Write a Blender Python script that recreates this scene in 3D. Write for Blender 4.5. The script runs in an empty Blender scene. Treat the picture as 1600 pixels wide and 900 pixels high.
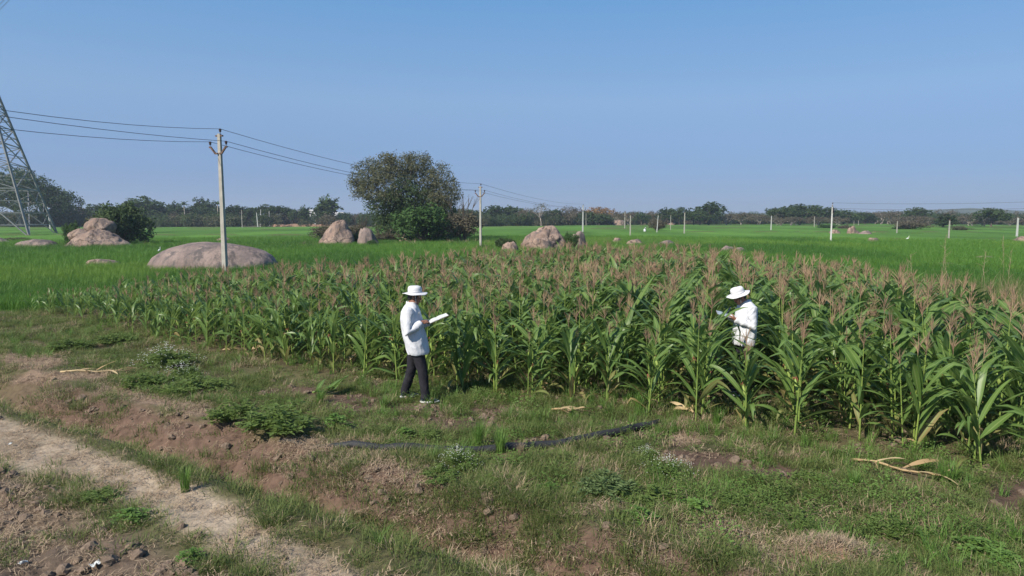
import bpy, bmesh, math, random
import numpy as np
from mathutils import Vector, Matrix, Euler

R = math.radians
PI = math.pi
SC = bpy.context.scene
COL = SC.collection
random.seed(7)
RNG = np.random.default_rng(7)

# ------------------------------------------------------------------ camera
CAM_H = 2.9
PITCH = R(5.9)
FPX = 1600 * 24.0 / 36.0
cam_d = bpy.data.cameras.new("camera")
cam_d.lens = 24.0
cam_d.sensor_width = 36.0
cam_d.clip_start = 0.1
cam_d.clip_end = 6000
cam = bpy.data.objects.new("camera", cam_d)
COL.objects.link(cam)
cam.location = (0, 0, CAM_H)
cam.rotation_euler = (PI / 2 - PITCH, 0, 0)
SC.camera = cam

# ------------------------------------------------------------------ light
SUN_ELEV = R(40)
SUN_AZ = R(226)          # compass bearing of the sun, 0 = +Y, clockwise: behind the camera to the left
w = bpy.data.worlds.new("World")
SC.world = w
w.use_nodes = True
nt = w.node_tree
nt.nodes.clear()
sky = nt.nodes.new("ShaderNodeTexSky")
sky.sky_type = 'NISHITA'
sky.sun_disc = False
sky.sun_elevation = SUN_ELEV
sky.sun_rotation = SUN_AZ
sky.altitude = 0
sky.air_density = 1.0
sky.dust_density = 0.0
sky.ozone_density = 10.0
EXPO = 0.45
bg = nt.nodes.new("ShaderNodeBackground")
bg.inputs['Strength'].default_value = 0.025
wo = nt.nodes.new("ShaderNodeOutputWorld")
nt.links.new(sky.outputs[0], bg.inputs[0])
# thin haze over the clear sky: a pale blue that depends on elevation only
tcw = nt.nodes.new("ShaderNodeTexCoord")
sxyz = nt.nodes.new("ShaderNodeSeparateXYZ")
nt.links.new(tcw.outputs['Generated'], sxyz.inputs[0])
rampw = nt.nodes.new("ShaderNodeValToRGB")
cr = rampw.color_ramp
cr.elements[0].position = 0.0; cr.elements[0].color = (.135, .185, .365, 1)
cr.elements[1].position = 1.0; cr.elements[1].color = (.06, .15, .34, 1)
for ps, cc in ((.055, (.140, .205, .395)), (.16, (.205, .32, .49)), (.30, (.115, .28, .52)), (.55, (.10, .23, .45))):
    e = cr.elements.new(ps); e.color = (*cc, 1)
nt.links.new(sxyz.outputs[2], rampw.inputs[0])
bg2 = nt.nodes.new("ShaderNodeBackground")
bg2.inputs['Strength'].default_value = 2 ** -EXPO
nt.links.new(rampw.outputs[0], bg2.inputs[0])
adds = nt.nodes.new("ShaderNodeAddShader")
nt.links.new(bg.outputs[0], adds.inputs[0]); nt.links.new(bg2.outputs[0], adds.inputs[1])
nt.links.new(adds.outputs[0], wo.inputs[0])
sd = bpy.data.lights.new("sun", 'SUN')
sd.energy = 5.0
sd.angle = R(0.6)
sd.color = (1.0, 0.93, 0.82)
so = bpy.data.objects.new("sun", sd)
COL.objects.link(so)
sdir = Vector((math.sin(SUN_AZ) * math.cos(SUN_ELEV), math.cos(SUN_AZ) * math.cos(SUN_ELEV), math.sin(SUN_ELEV)))
so.rotation_euler = sdir.to_track_quat('Z', 'Y').to_euler()
so.location = sdir * 60
SC.view_settings.view_transform = 'Standard'
SC.view_settings.look = 'None'
SC.view_settings.exposure = EXPO
SC.view_settings.gamma = 1.0

# ------------------------------------------------------------------ helpers: layout
SP, CP = math.sin(PITCH), math.cos(PITCH)

def gp(px, py, z=0.0):
    """world x, y of the point at height z seen at photograph pixel px, py"""
    a = (px - 800) / FPX
    b = (py - 450) / FPX
    t = (CAM_H - z) / (SP + b * CP)
    return a * t, t * (CP - b * SP)

def xz_at(px, py, y):
    """world x, z of the point at depth y seen at photograph pixel px, py"""
    a = (px - 800) / FPX
    b = (py - 450) / FPX
    t = y / (CP - b * SP)
    return a * t, CAM_H - t * (SP + b * CP)

def hash2(ix, iy, seed):
    n = np.sin(ix * 127.1 + iy * 311.7 + seed * 74.7) * 43758.5453
    return n - np.floor(n)

def vnoise(x, y, seed=0):
    x = np.asarray(x, float); y = np.asarray(y, float)
    ix, iy = np.floor(x), np.floor(y)
    fx, fy = x - ix, y - iy
    fx = fx * fx * (3 - 2 * fx); fy = fy * fy * (3 - 2 * fy)
    a = hash2(ix, iy, seed); b = hash2(ix + 1, iy, seed)
    c = hash2(ix, iy + 1, seed); d = hash2(ix + 1, iy + 1, seed)
    return (a * (1 - fx) + b * fx) * (1 - fy) + (c * (1 - fx) + d * fx) * fy

def fbm(x, y, octv=4, seed=0):
    s, a, t = 0, 0.5, 0
    for o in range(octv):
        s = s + a * vnoise(np.asarray(x) * 2 ** o + 17.3 * o, np.asarray(y) * 2 ** o - 9.1 * o, seed + o)
        t += a; a *= 0.5
    return s / t

def sstep(a, b, x):
    t = np.clip((np.asarray(x, float) - a) / (b - a), 0, 1)
    return t * t * (3 - 2 * t)

def band(x, a, b, s):
    return sstep(a - s, a + s, x) * (1 - sstep(b - s, b + s, x))

def uv_of(x, y):
    return 0.838 * x - 0.545 * y, 0.545 * x + 0.838 * y

PV = [-40, 0, 2.5, 3.0, 3.4, 3.8, 4.15, 4.32, 4.50, 4.74, 5.10, 5.42, 5.9, 6.6, 8, 9.2, 12, 400]
PZ = [0, 0, 0.0, 0.05, 0.06, 0.05, 0.06, 0.03, -0.36, -0.36, -0.06, 0.11, 0.08, 0.03, 0.03, 0.03, 0.0, 0.0]

def gz(x, y):
    x = np.asarray(x, float); y = np.asarray(y, float)
    u, v = uv_of(x, y)
    wob = (fbm(x * .55, y * .55, 3, 11) - .5) * .55
    z = np.interp(v + wob, PV, PZ)
    d = np.hypot(x, y)
    near = 1 - sstep(26, 40, d)
    z = z * near
    rough = (fbm(x * 2.3, y * 2.3, 4, 5) - .5) * .11
    till = (1 - sstep(2.6, 3.2, v + wob))
    rough = rough * (0.55 + .5 * till + .7 * band(v + wob, 4.7, 5.6, .2)) + band(v + wob, 4.8, 5.5, .2) * (np.abs(fbm(x * 5, y * 5, 4, 9) - .5) * .22 - .04) + till * (np.abs(fbm(x * 7, y * 7, 3, 8) - .5) * .16 - .03)
    z = z + rough * near
    far = sstep(60, 300, d)
    z = z + far * (fbm(x * .01, y * .01, 2, 3) - .5) * .8 * (1 - sstep(500, 900, d))
    return z

def gz1(x, y):
    return float(gz(np.array([x]), np.array([y]))[0])

# maize field outline (world metres)
FIELD = [(-14.8, 20.6), (-10, 17.0), (-5.3, 13.45), (-1.0, 11.05), (2.7, 9.25), (5.4, 7.5), (8.6, 5.5), (9.7, 6.5), (9.75, 16.0), (10.8, 22.5), (4.2, 28.0), (0.5, 28.0), (-3.4, 23.4), (-8, 22.2)]

def in_poly(x, y, poly):
    x = np.asarray(x, float); y = np.asarray(y, float)
    ins = np.zeros(x.shape, bool)
    n = len(poly)
    for i in range(n):
        x1, y1 = poly[i]; x2, y2 = poly[(i + 1) % n]
        c = ((y1 > y) != (y2 > y)) & (x < (x2 - x1) * (y - y1) / ((y2 - y1) or 1e-9) + x1)
        ins ^= c
    return ins

BACK = [(-400, 20.9), (-14.8, 20.9), (-8, 22.8), (-3.4, 24.2), (.5, 28.8), (4.2, 28.8), (10.8, 27.0), (14, 26), (400, 26)]
bx_, by_ = np.array([p[0] for p in BACK]), np.array([p[1] for p in BACK])

def paddy_mask(x, y):
    yb = np.interp(x, bx_, by_) + (fbm(np.asarray(x) * .6, np.asarray(y) * .6, 2, 31) - .5) * 1.0
    ff = 205 + 60 * sstep(-20, 60, x) + (fbm(np.asarray(x) * .03, np.asarray(y) * .03, 2, 32) - .5) * 20
    return sstep(-.2, .2, y - yb) * (1 - sstep(-2, 2, y - ff))

SOILP = [(700, 662, 95, 16), (440, 612, 55, 9), (555, 628, 55, 12), (868, 690, 55, 14), (1105, 726, 58, 17), (1190, 737, 60, 13), (1285, 748, 34, 22), (335, 533, 50, 10), (70, 540, 24, 7), (1585, 775, 40, 25), (770, 648, 60, 12), (1060, 690, 30, 9), (950, 690, 40, 8), (1040, 712, 40, 8), (640, 640, 40, 9)]
STRAWP = [(40, 566, 60, 14), (105, 592, 65, 9), (240, 632, 50, 10), (300, 644, 45, 12), (470, 700, 70, 9), (560, 722, 80, 12), (635, 745, 50, 13), (925, 803, 75, 13), (1105, 832, 80, 13), (1185, 856, 80, 14), (1295, 876, 90, 30), (1075, 684, 36, 12), (760, 832, 60, 10), (700, 760, 30, 8), (380, 672, 40, 8), (180, 615, 40, 8)]

CLEARP = [(138, 588, 60, 10), (888, 655, 40, 14), (1385, 758, 62, 24), (492, 612, 44, 14), (660, 640, 34, 12)]

def to_px(x, y, z=0.03):
    yc = np.asarray(y, float); dz = z - CAM_H
    dep = np.maximum(yc * CP - dz * SP, .5); up = yc * SP + dz * CP
    return 800 + FPX * np.asarray(x, float) / dep, 450 - FPX * up / dep

def patches(x, y, lst):
    px, py = to_px(x, y)
    n = (fbm(np.asarray(x) * 2.6, np.asarray(y) * 2.6, 3, 141) - .5) * 1.7
    m = np.zeros(np.shape(px))
    for cx, cy, rx, ry in lst:
        q = np.hypot((px - cx) / rx, (py - cy) / ry) + n
        m = np.maximum(m, 1 - sstep(.75, 1.15, q))
    return m * (np.asarray(y) > 3)

def zone(x, y):
    u, v = uv_of(x, y)
    wob = (fbm(x * .9, y * .9, 4, 1) - .5) * .42
    vv = v + wob
    m = {}
    m['paddy'] = paddy_mask(x, y)
    vp = v + wob * .30 + (fbm(x * 4, y * 4, 2, 2) - .5) * .10
    m['path'] = sstep(-.13, .13, vp - np.interp(u, [-10, -8], [3.1, 3.36])) * (1 - sstep(-.13, .13, vp - np.interp(u, [-9, -7, -4.2, -2], [4.04, 4.08, 3.76, 3.55])))
    m['tilled'] = 1 - sstep(2.85, 3.3, vp)
    m['bank'] = band(vv, 4.72, 5.42, .12) * sstep(-17, -11, u)
    m['straw'] = patches(x, y, STRAWP)
    m['soil'] = np.maximum(patches(x, y, SOILP), .6 * sstep(.64, .70, fbm(x * 1.6, y * 1.6, 4, 41)) * sstep(5.6, 6.4, v))
    m['corn'] = in_poly(x, y, FIELD) * 1.0
    return m

# ------------------------------------------------------------------ helpers: materials
def newmat(name):
    m = bpy.data.materials.new(name)
    m.use_nodes = True
    n = m.node_tree.nodes
    return m, n, m.node_tree.links, n['Principled BSDF'], n['Material Output']

def rgba(c):
    return (c[0], c[1], c[2], 1)

def mat(name, c, rough=.7, var=.12, scale=8, bump=0.0, bscale=40, metal=0, c2=None, spec=.5):
    m, n, l, p, o = newmat(name)
    p.inputs['Roughness'].default_value = rough
    p.inputs['Metallic'].default_value = metal
    p.inputs['Specular IOR Level'].default_value = spec
    tc = n.new('ShaderNodeTexCoord')
    nz = n.new('ShaderNodeTexNoise'); nz.inputs['Scale'].default_value = scale; nz.inputs['Detail'].default_value = 5
    l.new(tc.outputs['Object'], nz.inputs['Vector'])
    mx = n.new('ShaderNodeMix'); mx.data_type = 'RGBA'
    cc = c2 or tuple(min(1, x * (1 + var)) for x in c)
    c0 = c if c2 else tuple(x * (1 - var) for x in c)
    mx.inputs[6].default_value = rgba(c0); mx.inputs[7].default_value = rgba(cc)
    rp = n.new('ShaderNodeMapRange'); rp.inputs[1].default_value = .3; rp.inputs[2].default_value = .7
    l.new(nz.outputs[0], rp.inputs[0]); l.new(rp.outputs[0], mx.inputs[0])
    l.new(mx.outputs[2], p.inputs['Base Color'])
    if bump:
        b = n.new('ShaderNodeBump'); b.inputs['Strength'].default_value = bump; b.inputs['Distance'].default_value = .02
        n2 = n.new('ShaderNodeTexNoise'); n2.inputs['Scale'].default_value = bscale; n2.inputs['Detail'].default_value = 6
        l.new(tc.outputs['Object'], n2.inputs['Vector']); l.new(n2.outputs[0], b.inputs['Height']); l.new(b.outputs[0], p.inputs['Normal'])
    return m

def leafmat(name, c1, c2, trans=.3, rough=.55, rib=False, c3=None, spec=.35, tcol=None):
    """foliage: colour varies per object/instance and per leaf (attribute rnd); rib lightens the midrib (attribute across)"""
    m, n, l, p, o = newmat(name)
    p.inputs['Roughness'].default_value = rough
    p.inputs['Specular IOR Level'].default_value = spec
    oi = n.new('ShaderNodeObjectInfo')
    at = n.new('ShaderNodeAttribute'); at.attribute_name = 'rnd'
    ad = n.new('ShaderNodeMath'); ad.operation = 'ADD'
    l.new(oi.outputs['Random'], ad.inputs[0]); l.new(at.outputs['Fac'], ad.inputs[1])
    fr = n.new('ShaderNodeMath'); fr.operation = 'FRACT'
    l.new(ad.outputs[0], fr.inputs[0])
    rmp = n.new('ShaderNodeValToRGB')
    rmp.color_ramp.elements[0].color = rgba(c1); rmp.color_ramp.elements[1].color = rgba(c2)
    if c3:
        e = rmp.color_ramp.elements.new(.93); e.color = rgba(c2)
        rmp.color_ramp.elements[2].color = rgba(c3)
    l.new(fr.outputs[0], rmp.inputs[0])
    colr = rmp.outputs[0]
    if rib:
        ac = n.new('ShaderNodeAttribute'); ac.attribute_name = 'across'
        mr = n.new('ShaderNodeMapRange'); mr.inputs[1].default_value = .08; mr.inputs[2].default_value = .22
        mr.inputs[3].default_value = .75; mr.inputs[4].default_value = 0
        l.new(ac.outputs['Fac'], mr.inputs[0])
        mx = n.new('ShaderNodeMix'); mx.data_type = 'RGBA'
        mx.inputs[7].default_value = (.22, .30, .10, 1)
        l.new(mr.outputs[0], mx.inputs[0]); l.new(colr, mx.inputs[6])
        colr = mx.outputs[2]
    l.new(colr, p.inputs['Base Color'])
    if trans:
        tr = n.new('ShaderNodeBsdfTranslucent')
        hs = n.new('ShaderNodeHueSaturation'); hs.inputs['Value'].default_value = 1.5; hs.inputs['Hue'].default_value = .485
        l.new(colr, hs.inputs['Color']); l.new(hs.outputs[0], tr.inputs[0])
        ms = n.new('ShaderNodeMixShader'); ms.inputs[0].default_value = trans
        l.new(p.outputs[0], ms.inputs[1]); l.new(tr.outputs[0], ms.inputs[2]); l.new(ms.outputs[0], o.inputs[0])
    return m

M = {}
M['corn_leaf'] = leafmat('corn_leaf', (.085, .155, .036), (.135, .22, .052), .36, .42, True, (.10, .18, .05), .45)
M['yellow_leaf'] = leafmat('yellow_leaf', (.15, .17, .05), (.26, .20, .085), .3, .6, True)
M['corn_stalk'] = leafmat('corn_stalk', (.15, .22, .05), (.21, .28, .06), 0, .5)
M['tassel'] = leafmat('tassel', (.27, .175, .12), (.42, .30, .19), .1, .8, False, None, .1)
M['husk'] = leafmat('husk', (.22, .32, .07), (.30, .38, .10), .1, .5)
M['silk'] = leafmat('silk', (.20, .05, .04), (.30, .12, .07), 0, .8)
M['dry_leaf'] = leafmat('dry_leaf', (.25, .165, .085), (.40, .29, .16), .2, .8, False, None, .1)
M['grass'] = leafmat('grass', (.085, .125, .032), (.17, .205, .068), .3, .6, False, (.28, .23, .12), .2)
M['fresh_grass'] = leafmat('fresh_grass', (.085, .17, .03), (.145, .25, .055), .3, .5, False, None, .3)
M['paddy'] = leafmat('paddy', (.078, .18, .024), (.115, .235, .036), .3, .5, False, None, .25)
M['straw'] = leafmat('straw', (.27, .195, .13), (.40, .31, .21), .1, .8, False, None, .1)
M['weed'] = leafmat('weed', (.095, .155, .036), (.17, .235, .068), .4, .6, False, None, .2)
M['weed_bright'] = leafmat('weed_bright', (.09, .175, .035), (.15, .245, .06), .3, .55, False, None, .2)
M['petal'] = mat('petal', (.66, .67, .60), .7)
M['stem'] = mat('stem', (.14, .18, .06), .7)

# ------------------------------------------------------------------ helpers: objects
def link(name, me, m=None, parent=None):
    o = bpy.data.objects.new(name, me)
    COL.objects.link(o)
    if m is not None and me is not None and not me.materials:
        for k in (m if isinstance(m, (list, tuple)) else [m]):
            me.materials.append(k)
    if parent is not None:
        o.parent = parent
    return o

def tag(o, label=None, cat=None, group=None, kind=None):
    if label: o['label'] = label
    if cat: o['category'] = cat
    if group: o['group'] = group
    if kind: o['kind'] = kind
    return o

def thing(name, label, cat, loc=(0, 0, 0), rz=0, group=None):
    o = bpy.data.objects.new(name, None)
    COL.objects.link(o)
    o.empty_display_size = .1
    o.location = loc
    o.rotation_euler = (0, 0, rz)
    return tag(o, label, cat, group)

class MB:
    """collects vertices and faces for one mesh"""
    def __init__(s):
        s.v = []; s.f = []; s.mi = []; s.rnd = []; s.ac = []
    def add(s, vs, fs, mi=0, rnd=0.0, ac=None):
        b = len(s.v)
        s.v.extend(tuple(p) for p in vs)
        s.f.extend(tuple(i + b for i in f) for f in fs)
        s.mi.extend([mi] * len(fs))
        s.rnd.extend([rnd] * len(vs))
        s.ac.extend(ac if ac is not None else [1.0] * len(vs))
        return s
    def tube(s, pts, rad, n=6, mi=0, rnd=0.0, cap=True):
        pts = [Vector(p) for p in pts]
        if not isinstance(rad, (list, tuple)): rad = [rad] * len(pts)
        vs, fs = [], []
        prev = None
        for i, p in enumerate(pts):
            t = (pts[min(i + 1, len(pts) - 1)] - pts[max(i - 1, 0)])
            if t.length < 1e-9: t = Vector((0, 0, 1))
            t.normalize()
            if prev is None:
                a = t.orthogonal().normalized()
            else:
                a = (prev - t * prev.dot(t))
                a = a.normalized() if a.length > 1e-6 else t.orthogonal().normalized()
            prev = a
            b = t.cross(a)
            for k in range(n):
                an = 2 * PI * k / n
                vs.append(p + (a * math.cos(an) + b * math.sin(an)) * rad[i])
        for i in range(len(pts) - 1):
            for k in range(n):
                k2 = (k + 1) % n
                fs.append((i * n + k, i * n + k2, (i + 1) * n + k2, (i + 1) * n + k))
        if cap:
            fs.append(tuple(range(n - 1, -1, -1)))
            fs.append(tuple((len(pts) - 1) * n + k for k in range(n)))
        return s.add(vs, fs, mi, rnd)
    def box(s, c, size, rot=None, mi=0, taper=1.0):
        c = Vector(c)
        vs = []
        for sx, sy, sz in ((-1, -1, -1), (1, -1, -1), (1, 1, -1), (-1, 1, -1), (-1, -1, 1), (1, -1, 1), (1, 1, 1), (-1, 1, 1)):
            k = taper if sz > 0 else 1
            p = Vector((sx * size[0] / 2 * k, sy * size[1] / 2 * k, sz * size[2] / 2))
            if rot is not None: p = rot @ p
            vs.append(c + p)
        return s.add(vs, [(0, 3, 2, 1), (4, 5, 6, 7), (0, 1, 5, 4), (1, 2, 6, 5), (2, 3, 7, 6), (3, 0, 4, 7)], mi)
    def bar(s, a, b, wd, mi=0):
        a, b = Vector(a), Vector(b)
        d = b - a
        q = d.to_track_quat('Z', 'Y').to_matrix()
        return s.box((a + b) / 2, (wd, wd, d.length), q, mi)
    def ell(s, c, r, nu=12, nv=8, rot=None, mi=0):
        c = Vector(c); vs = []; fs = []
        vs.append((0, 0, 1))
        for i in range(1, nv):
            th = PI * i / nv
            for k in range(nu):
                ph = 2 * PI * k / nu
                vs.append((math.sin(th) * math.cos(ph), math.sin(th) * math.sin(ph), math.cos(th)))
        vs.append((0, 0, -1))
        for k in range(nu): fs.append((0, 1 + k, 1 + (k + 1) % nu))
        for i in range(nv - 2):
            for k in range(nu):
                a = 1 + i * nu; b = a + nu
                fs.append((a + k, b + k, b + (k + 1) % nu, a + (k + 1) % nu))
        L = len(vs) - 1; a = 1 + (nv - 2) * nu
        for k in range(nu): fs.append((L, a + (k + 1) % nu, a + k))
        out = []
        for p in vs:
            q = Vector((p[0] * r[0], p[1] * r[1], p[2] * r[2]))
            if rot is not None: q = rot @ q
            out.append(c + q)
        return s.add(out, fs, mi)
    def lathe(s, prof, n=16, mi=0, c=(0, 0, 0)):
        vs = []; fs = []
        for r, z in prof:
            for k in range(n):
                an = 2 * PI * k / n
                vs.append((c[0] + r * math.cos(an), c[1] + r * math.sin(an), c[2] + z))
        for i in range(len(prof) - 1):
            for k in range(n):
                fs.append((i * n + k, i * n + (k + 1) % n, (i + 1) * n + (k + 1) % n, (i + 1) * n + k))
        fs.append(tuple(range(n - 1, -1, -1)))
        fs.append(tuple((len(prof) - 1) * n + k for k in range(n)))
        return s.add(vs, fs, mi)
    def mesh(s, name, mats=None, smooth=True, attrs=False):
        me = bpy.data.meshes.new(name)
        me.from_pydata(s.v, [], s.f)
        for k in (mats or []): me.materials.append(k)
        if mats and len(mats) > 1: me.polygons.foreach_set('material_index', s.mi)
        if smooth: me.polygons.foreach_set('use_smooth', [True] * len(me.polygons))
        if attrs:
            a = me.attributes.new('rnd', 'FLOAT', 'POINT'); a.data.foreach_set('value', s.rnd)
            a = me.attributes.new('across', 'FLOAT', 'POINT'); a.data.foreach_set('value', s.ac)
        me.update()
        return me
    def obj(s, name, mats, parent=None, smooth=True, attrs=False):
        if not isinstance(mats, (list, tuple)): mats = [mats]
        return link(name, s.mesh(name, mats, smooth, attrs), None, parent)

def np_mesh(name, V, F4, mats, mi=None, attrs=None, smooth=False, n=4):
    """mesh from numpy arrays: V (N,3), F (M,n)"""
    me = bpy.data.meshes.new(name)
    nv, nf = len(V), len(F4)
    me.vertices.add(nv); me.vertices.foreach_set('co', np.asarray(V, np.float32).ravel())
    me.loops.add(nf * n); me.loops.foreach_set('vertex_index', np.asarray(F4, np.int32).ravel())
    me.polygons.add(nf)
    me.polygons.foreach_set('loop_start', np.arange(0, nf * n, n, dtype=np.int32))
    for k in mats: me.materials.append(k)
    if mi is not None: me.polygons.foreach_set('material_index', np.asarray(mi, np.int32))
    if smooth: me.polygons.foreach_set('use_smooth', np.ones(nf, bool))
    for k, a in (attrs or {}).items():
        t = me.attributes.new(k, 'FLOAT', 'POINT'); t.data.foreach_set('value', np.asarray(a, np.float32))
    me.update(calc_edges=True)
    me.validate()
    return me

def scatter(name, P, rot, scl, idx, protos, label, col_name):
    """one stuff object: PROTOS instanced on the points P"""
    pc = bpy.data.collections.new(col_name)
    for i, me in enumerate(protos):
        pc.objects.link(bpy.data.objects.new('%s_%02d' % (col_name, i), me))
    me = bpy.data.meshes.new(name)
    me.vertices.add(len(P)); me.vertices.foreach_set('co', np.asarray(P, np.float32).ravel())
    a = me.attributes.new('rot', 'FLOAT_VECTOR', 'POINT'); a.data.foreach_set('vector', np.asarray(rot, np.float32).ravel())
    a = me.attributes.new('scl', 'FLOAT', 'POINT'); a.data.foreach_set('value', np.asarray(scl, np.float32))
    a = me.attributes.new('idx', 'INT', 'POINT'); a.data.foreach_set('value', np.asarray(idx, np.int32))
    o = link(name, me)
    ng = bpy.data.node_groups.new(name, 'GeometryNodeTree')
    ng.interface.new_socket('Geometry', in_out='INPUT', socket_type='NodeSocketGeometry')
    ng.interface.new_socket('Geometry', in_out='OUTPUT', socket_type='NodeSocketGeometry')
    N = ng.nodes; L = ng.links
    gi = N.new('NodeGroupInput'); go = N.new('NodeGroupOutput')
    ip = N.new('GeometryNodeInstanceOnPoints')
    ci = N.new('GeometryNodeCollectionInfo')
    ci.inputs['Collection'].default_value = pc
    ci.inputs['Separate Children'].default_value = True
    ci.inputs['Reset Children'].default_value = True
    def na(nm, t):
        q = N.new('GeometryNodeInputNamedAttribute'); q.data_type = t; q.inputs['Name'].default_value = nm
        return q.outputs['Attribute']
    L.new(gi.outputs[0], ip.inputs['Points']); L.new(ci.outputs[0], ip.inputs['Instance'])
    ip.inputs['Pick Instance'].default_value = True
    L.new(na('idx', 'INT'), ip.inputs['Instance Index'])
    L.new(na('rot', 'FLOAT_VECTOR'), ip.inputs['Rotation'])
    L.new(na('scl', 'FLOAT'), ip.inputs['Scale'])
    L.new(ip.outputs[0], go.inputs[0])
    md = o.modifiers.new('scatter', 'NODES'); md.node_group = ng
    tag(o, label, None, None, 'stuff')
    return o

# ------------------------------------------------------------------ ground: one polar sheet split into ground, path and paddy field
def ground_mat():
    m, n, l, p, o = newmat('ground')
    p.inputs['Roughness'].default_value = .95
    p.inputs['Specular IOR Level'].default_value = .1
    at = n.new('ShaderNodeAttribute'); at.attribute_name = 'col'
    tc = n.new('ShaderNodeTexCoord')
    n1 = n.new('ShaderNodeTexNoise'); n1.inputs['Scale'].default_value = 9; n1.inputs['Detail'].default_value = 8; n1.inputs['Roughness'].default_value = .7
    n2 = n.new('ShaderNodeTexNoise'); n2.inputs['Scale'].default_value = .35; n2.inputs['Detail'].default_value = 4
    l.new(tc.outputs['Object'], n1.inputs['Vector']); l.new(tc.outputs['Object'], n2.inputs['Vector'])
    r1 = n.new('ShaderNodeMapRange'); r1.inputs[1].default_value = .3; r1.inputs[2].default_value = .7; r1.inputs[3].default_value = .6; r1.inputs[4].default_value = 1.35
    r2 = n.new('ShaderNodeMapRange'); r2.inputs[1].default_value = .3; r2.inputs[2].default_value = .7; r2.inputs[3].default_value = .85; r2.inputs[4].default_value = 1.12
    l.new(n1.outputs[0], r1.inputs[0]); l.new(n2.outputs[0], r2.inputs[0])
    mu = n.new('ShaderNodeMath'); mu.operation = 'MULTIPLY'; l.new(r1.outputs[0], mu.inputs[0]); l.new(r2.outputs[0], mu.inputs[1])
    vm = n.new('ShaderNodeVectorMath'); vm.operation = 'SCALE'
    l.new(at.outputs['Color'], vm.inputs[0]); l.new(mu.outputs[0], vm.inputs['Scale'])
    l.new(vm.outputs[0], p.inputs['Base Color'])
    b = n.new('ShaderNodeBump'); b.inputs['Strength'].default_value = .9; b.inputs['Distance'].default_value = .03
    l.new(n1.outputs[0], b.inputs['Height']); l.new(b.outputs[0], p.inputs['Normal'])
    return m
M['ground'] = ground_mat()

def bund_mask(x, y):
    bund = np.zeros(len(x))
    for yy, x0, x1, sl, wd in ((46, -200, -22, .05, .3), (62, -200, -16, .02, .45), (80, 10, 200, .04, .4), (98, -200, 6, -.03, .7), (118, 6, 300, .05, .8), (150, -200, 300, .02, 1.2), (168, 20, 300, -.03, 1.3), (182, -300, 300, -.01, 1.8), (205, 30, 300, .0, 2.0)):
        bund = np.maximum(bund, band(y - sl * x + (fbm(x * .2, y * 0, 2, 91) - .5) * 1.2, yy - wd, yy + wd, wd * .4) * band(x, x0, x1, 3) * sstep(.30, .48, fbm(x * .06, y * .06, 2, 92)))
    return bund

def build_ground():
    A = np.concatenate([np.linspace(-180, -50, 40, endpoint=False), np.linspace(-50, 50, 460, endpoint=False), np.linspace(50, 180, 40, endpoint=False)])
    rs = [0.4, 1.2, 2.2]
    r = 3.0
    while r < 60: rs.append(r); r *= 1.0105
    while r < 2600: rs.append(r); r *= 1.035
    rs = np.array(rs)
    th = np.radians(A)
    X = rs[:, None] * np.sin(th)[None]; Y = rs[:, None] * np.cos(th)[None]
    x, y = X.ravel(), Y.ravel()
    z = gz(x, y)
    Z = zone(x, y)
    col = np.zeros((len(x), 3)); col[:] = (.086, .084, .042)
    def lay(mk, c):
        k = np.clip(mk, 0, 1)[:, None]
        col[:] = col * (1 - k) + np.array(c)[None] * k
    g = fbm(x * .5, y * .5, 3, 51)
    lay(sstep(.4, .7, g) * .6, (.15, .13, .065))
    lay(Z['soil'], (.105, .07, .052))
    lay(Z['straw'], (.24, .17, .12))
    lay(Z['bank'], (.125, .082, .060))
    lay(Z['corn'] * .8, (.10, .08, .045))
    lay(Z['tilled'], (.125, .092, .068))
    lay(Z['tilled'] * sstep(.5, .62, fbm(x * 1.3, y * 1.3, 4, 61)) * .45, (.17, .125, .085))
    tuft = fbm(x * 1.1 + 3, y * 1.1, 4, 71)
    lay(Z['path'] * (1 - .15 * sstep(.55, .7, tuft)), (.37, .295, .215))
    d = np.hypot(x, y)
    rb = sstep(9.5, 12, x) * sstep(10, 12, y) * (1 - Z['paddy'])
    lay(rb * .9, (.17, .155, .07))
    lay(sstep(150, 190, y) * (1 - Z['paddy']), (.13, .105, .065))
    pg = fbm(x * .12, y * .035, 3, 81)
    pc = np.array([.088, .185, .030])[None] * (.55 + .85 * pg)[:, None]
    k = Z['paddy'][:, None]
    col = col * (1 - k) + pc * k
    # dry field margins (bunds) that cross the paddy
    bund = bund_mask(x, y)
    bk = (bund * .95)[:, None]
    col = col * (1 - bk) + np.array([.10, .10, .04])[None] * bk
    z = z + bund * .18 + Z['paddy'] * sstep(60, 110, d) * .35
    na, nr = len(A), len(rs)
    i = np.arange(nr - 1)[:, None] * na + np.arange(na)[None]
    j = np.arange(nr - 1)[:, None] * na + (np.arange(na)[None] + 1) % na
    F = np.stack([i, j, j + na, i + na], -1).reshape(-1, 4)[:, ::-1]
    # hub
    V = np.stack([x, y, z], 1)
    zf = np.stack([Z['paddy'], Z['path']], 1)[F].mean(1)
    kind = np.where(zf[:, 0] > .5, 1, np.where(zf[:, 1] > .5, 2, 0))
    for kk, nm, lb in ((0, 'ground', 'weedy brown farm ground with ditch around the maize'), (1, 'paddy_field', 'flat bright green paddy field behind the maize'), (2, 'path', 'pale straw covered footpath along the ditch')):
        f = F[kind == kk]
        us, inv = np.unique(f, return_inverse=True)
        me = np_mesh(nm, V[us], inv.reshape(-1, 4), [M['ground']], smooth=True)
        ca = me.attributes.new('col', 'FLOAT_COLOR', 'POINT')
        ca.data.foreach_set('color', np.concatenate([col[us], np.ones((len(us), 1))], 1).astype(np.float32).ravel())
        tag(link(nm, me), lb, None, None, 'structure')
build_ground()

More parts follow.
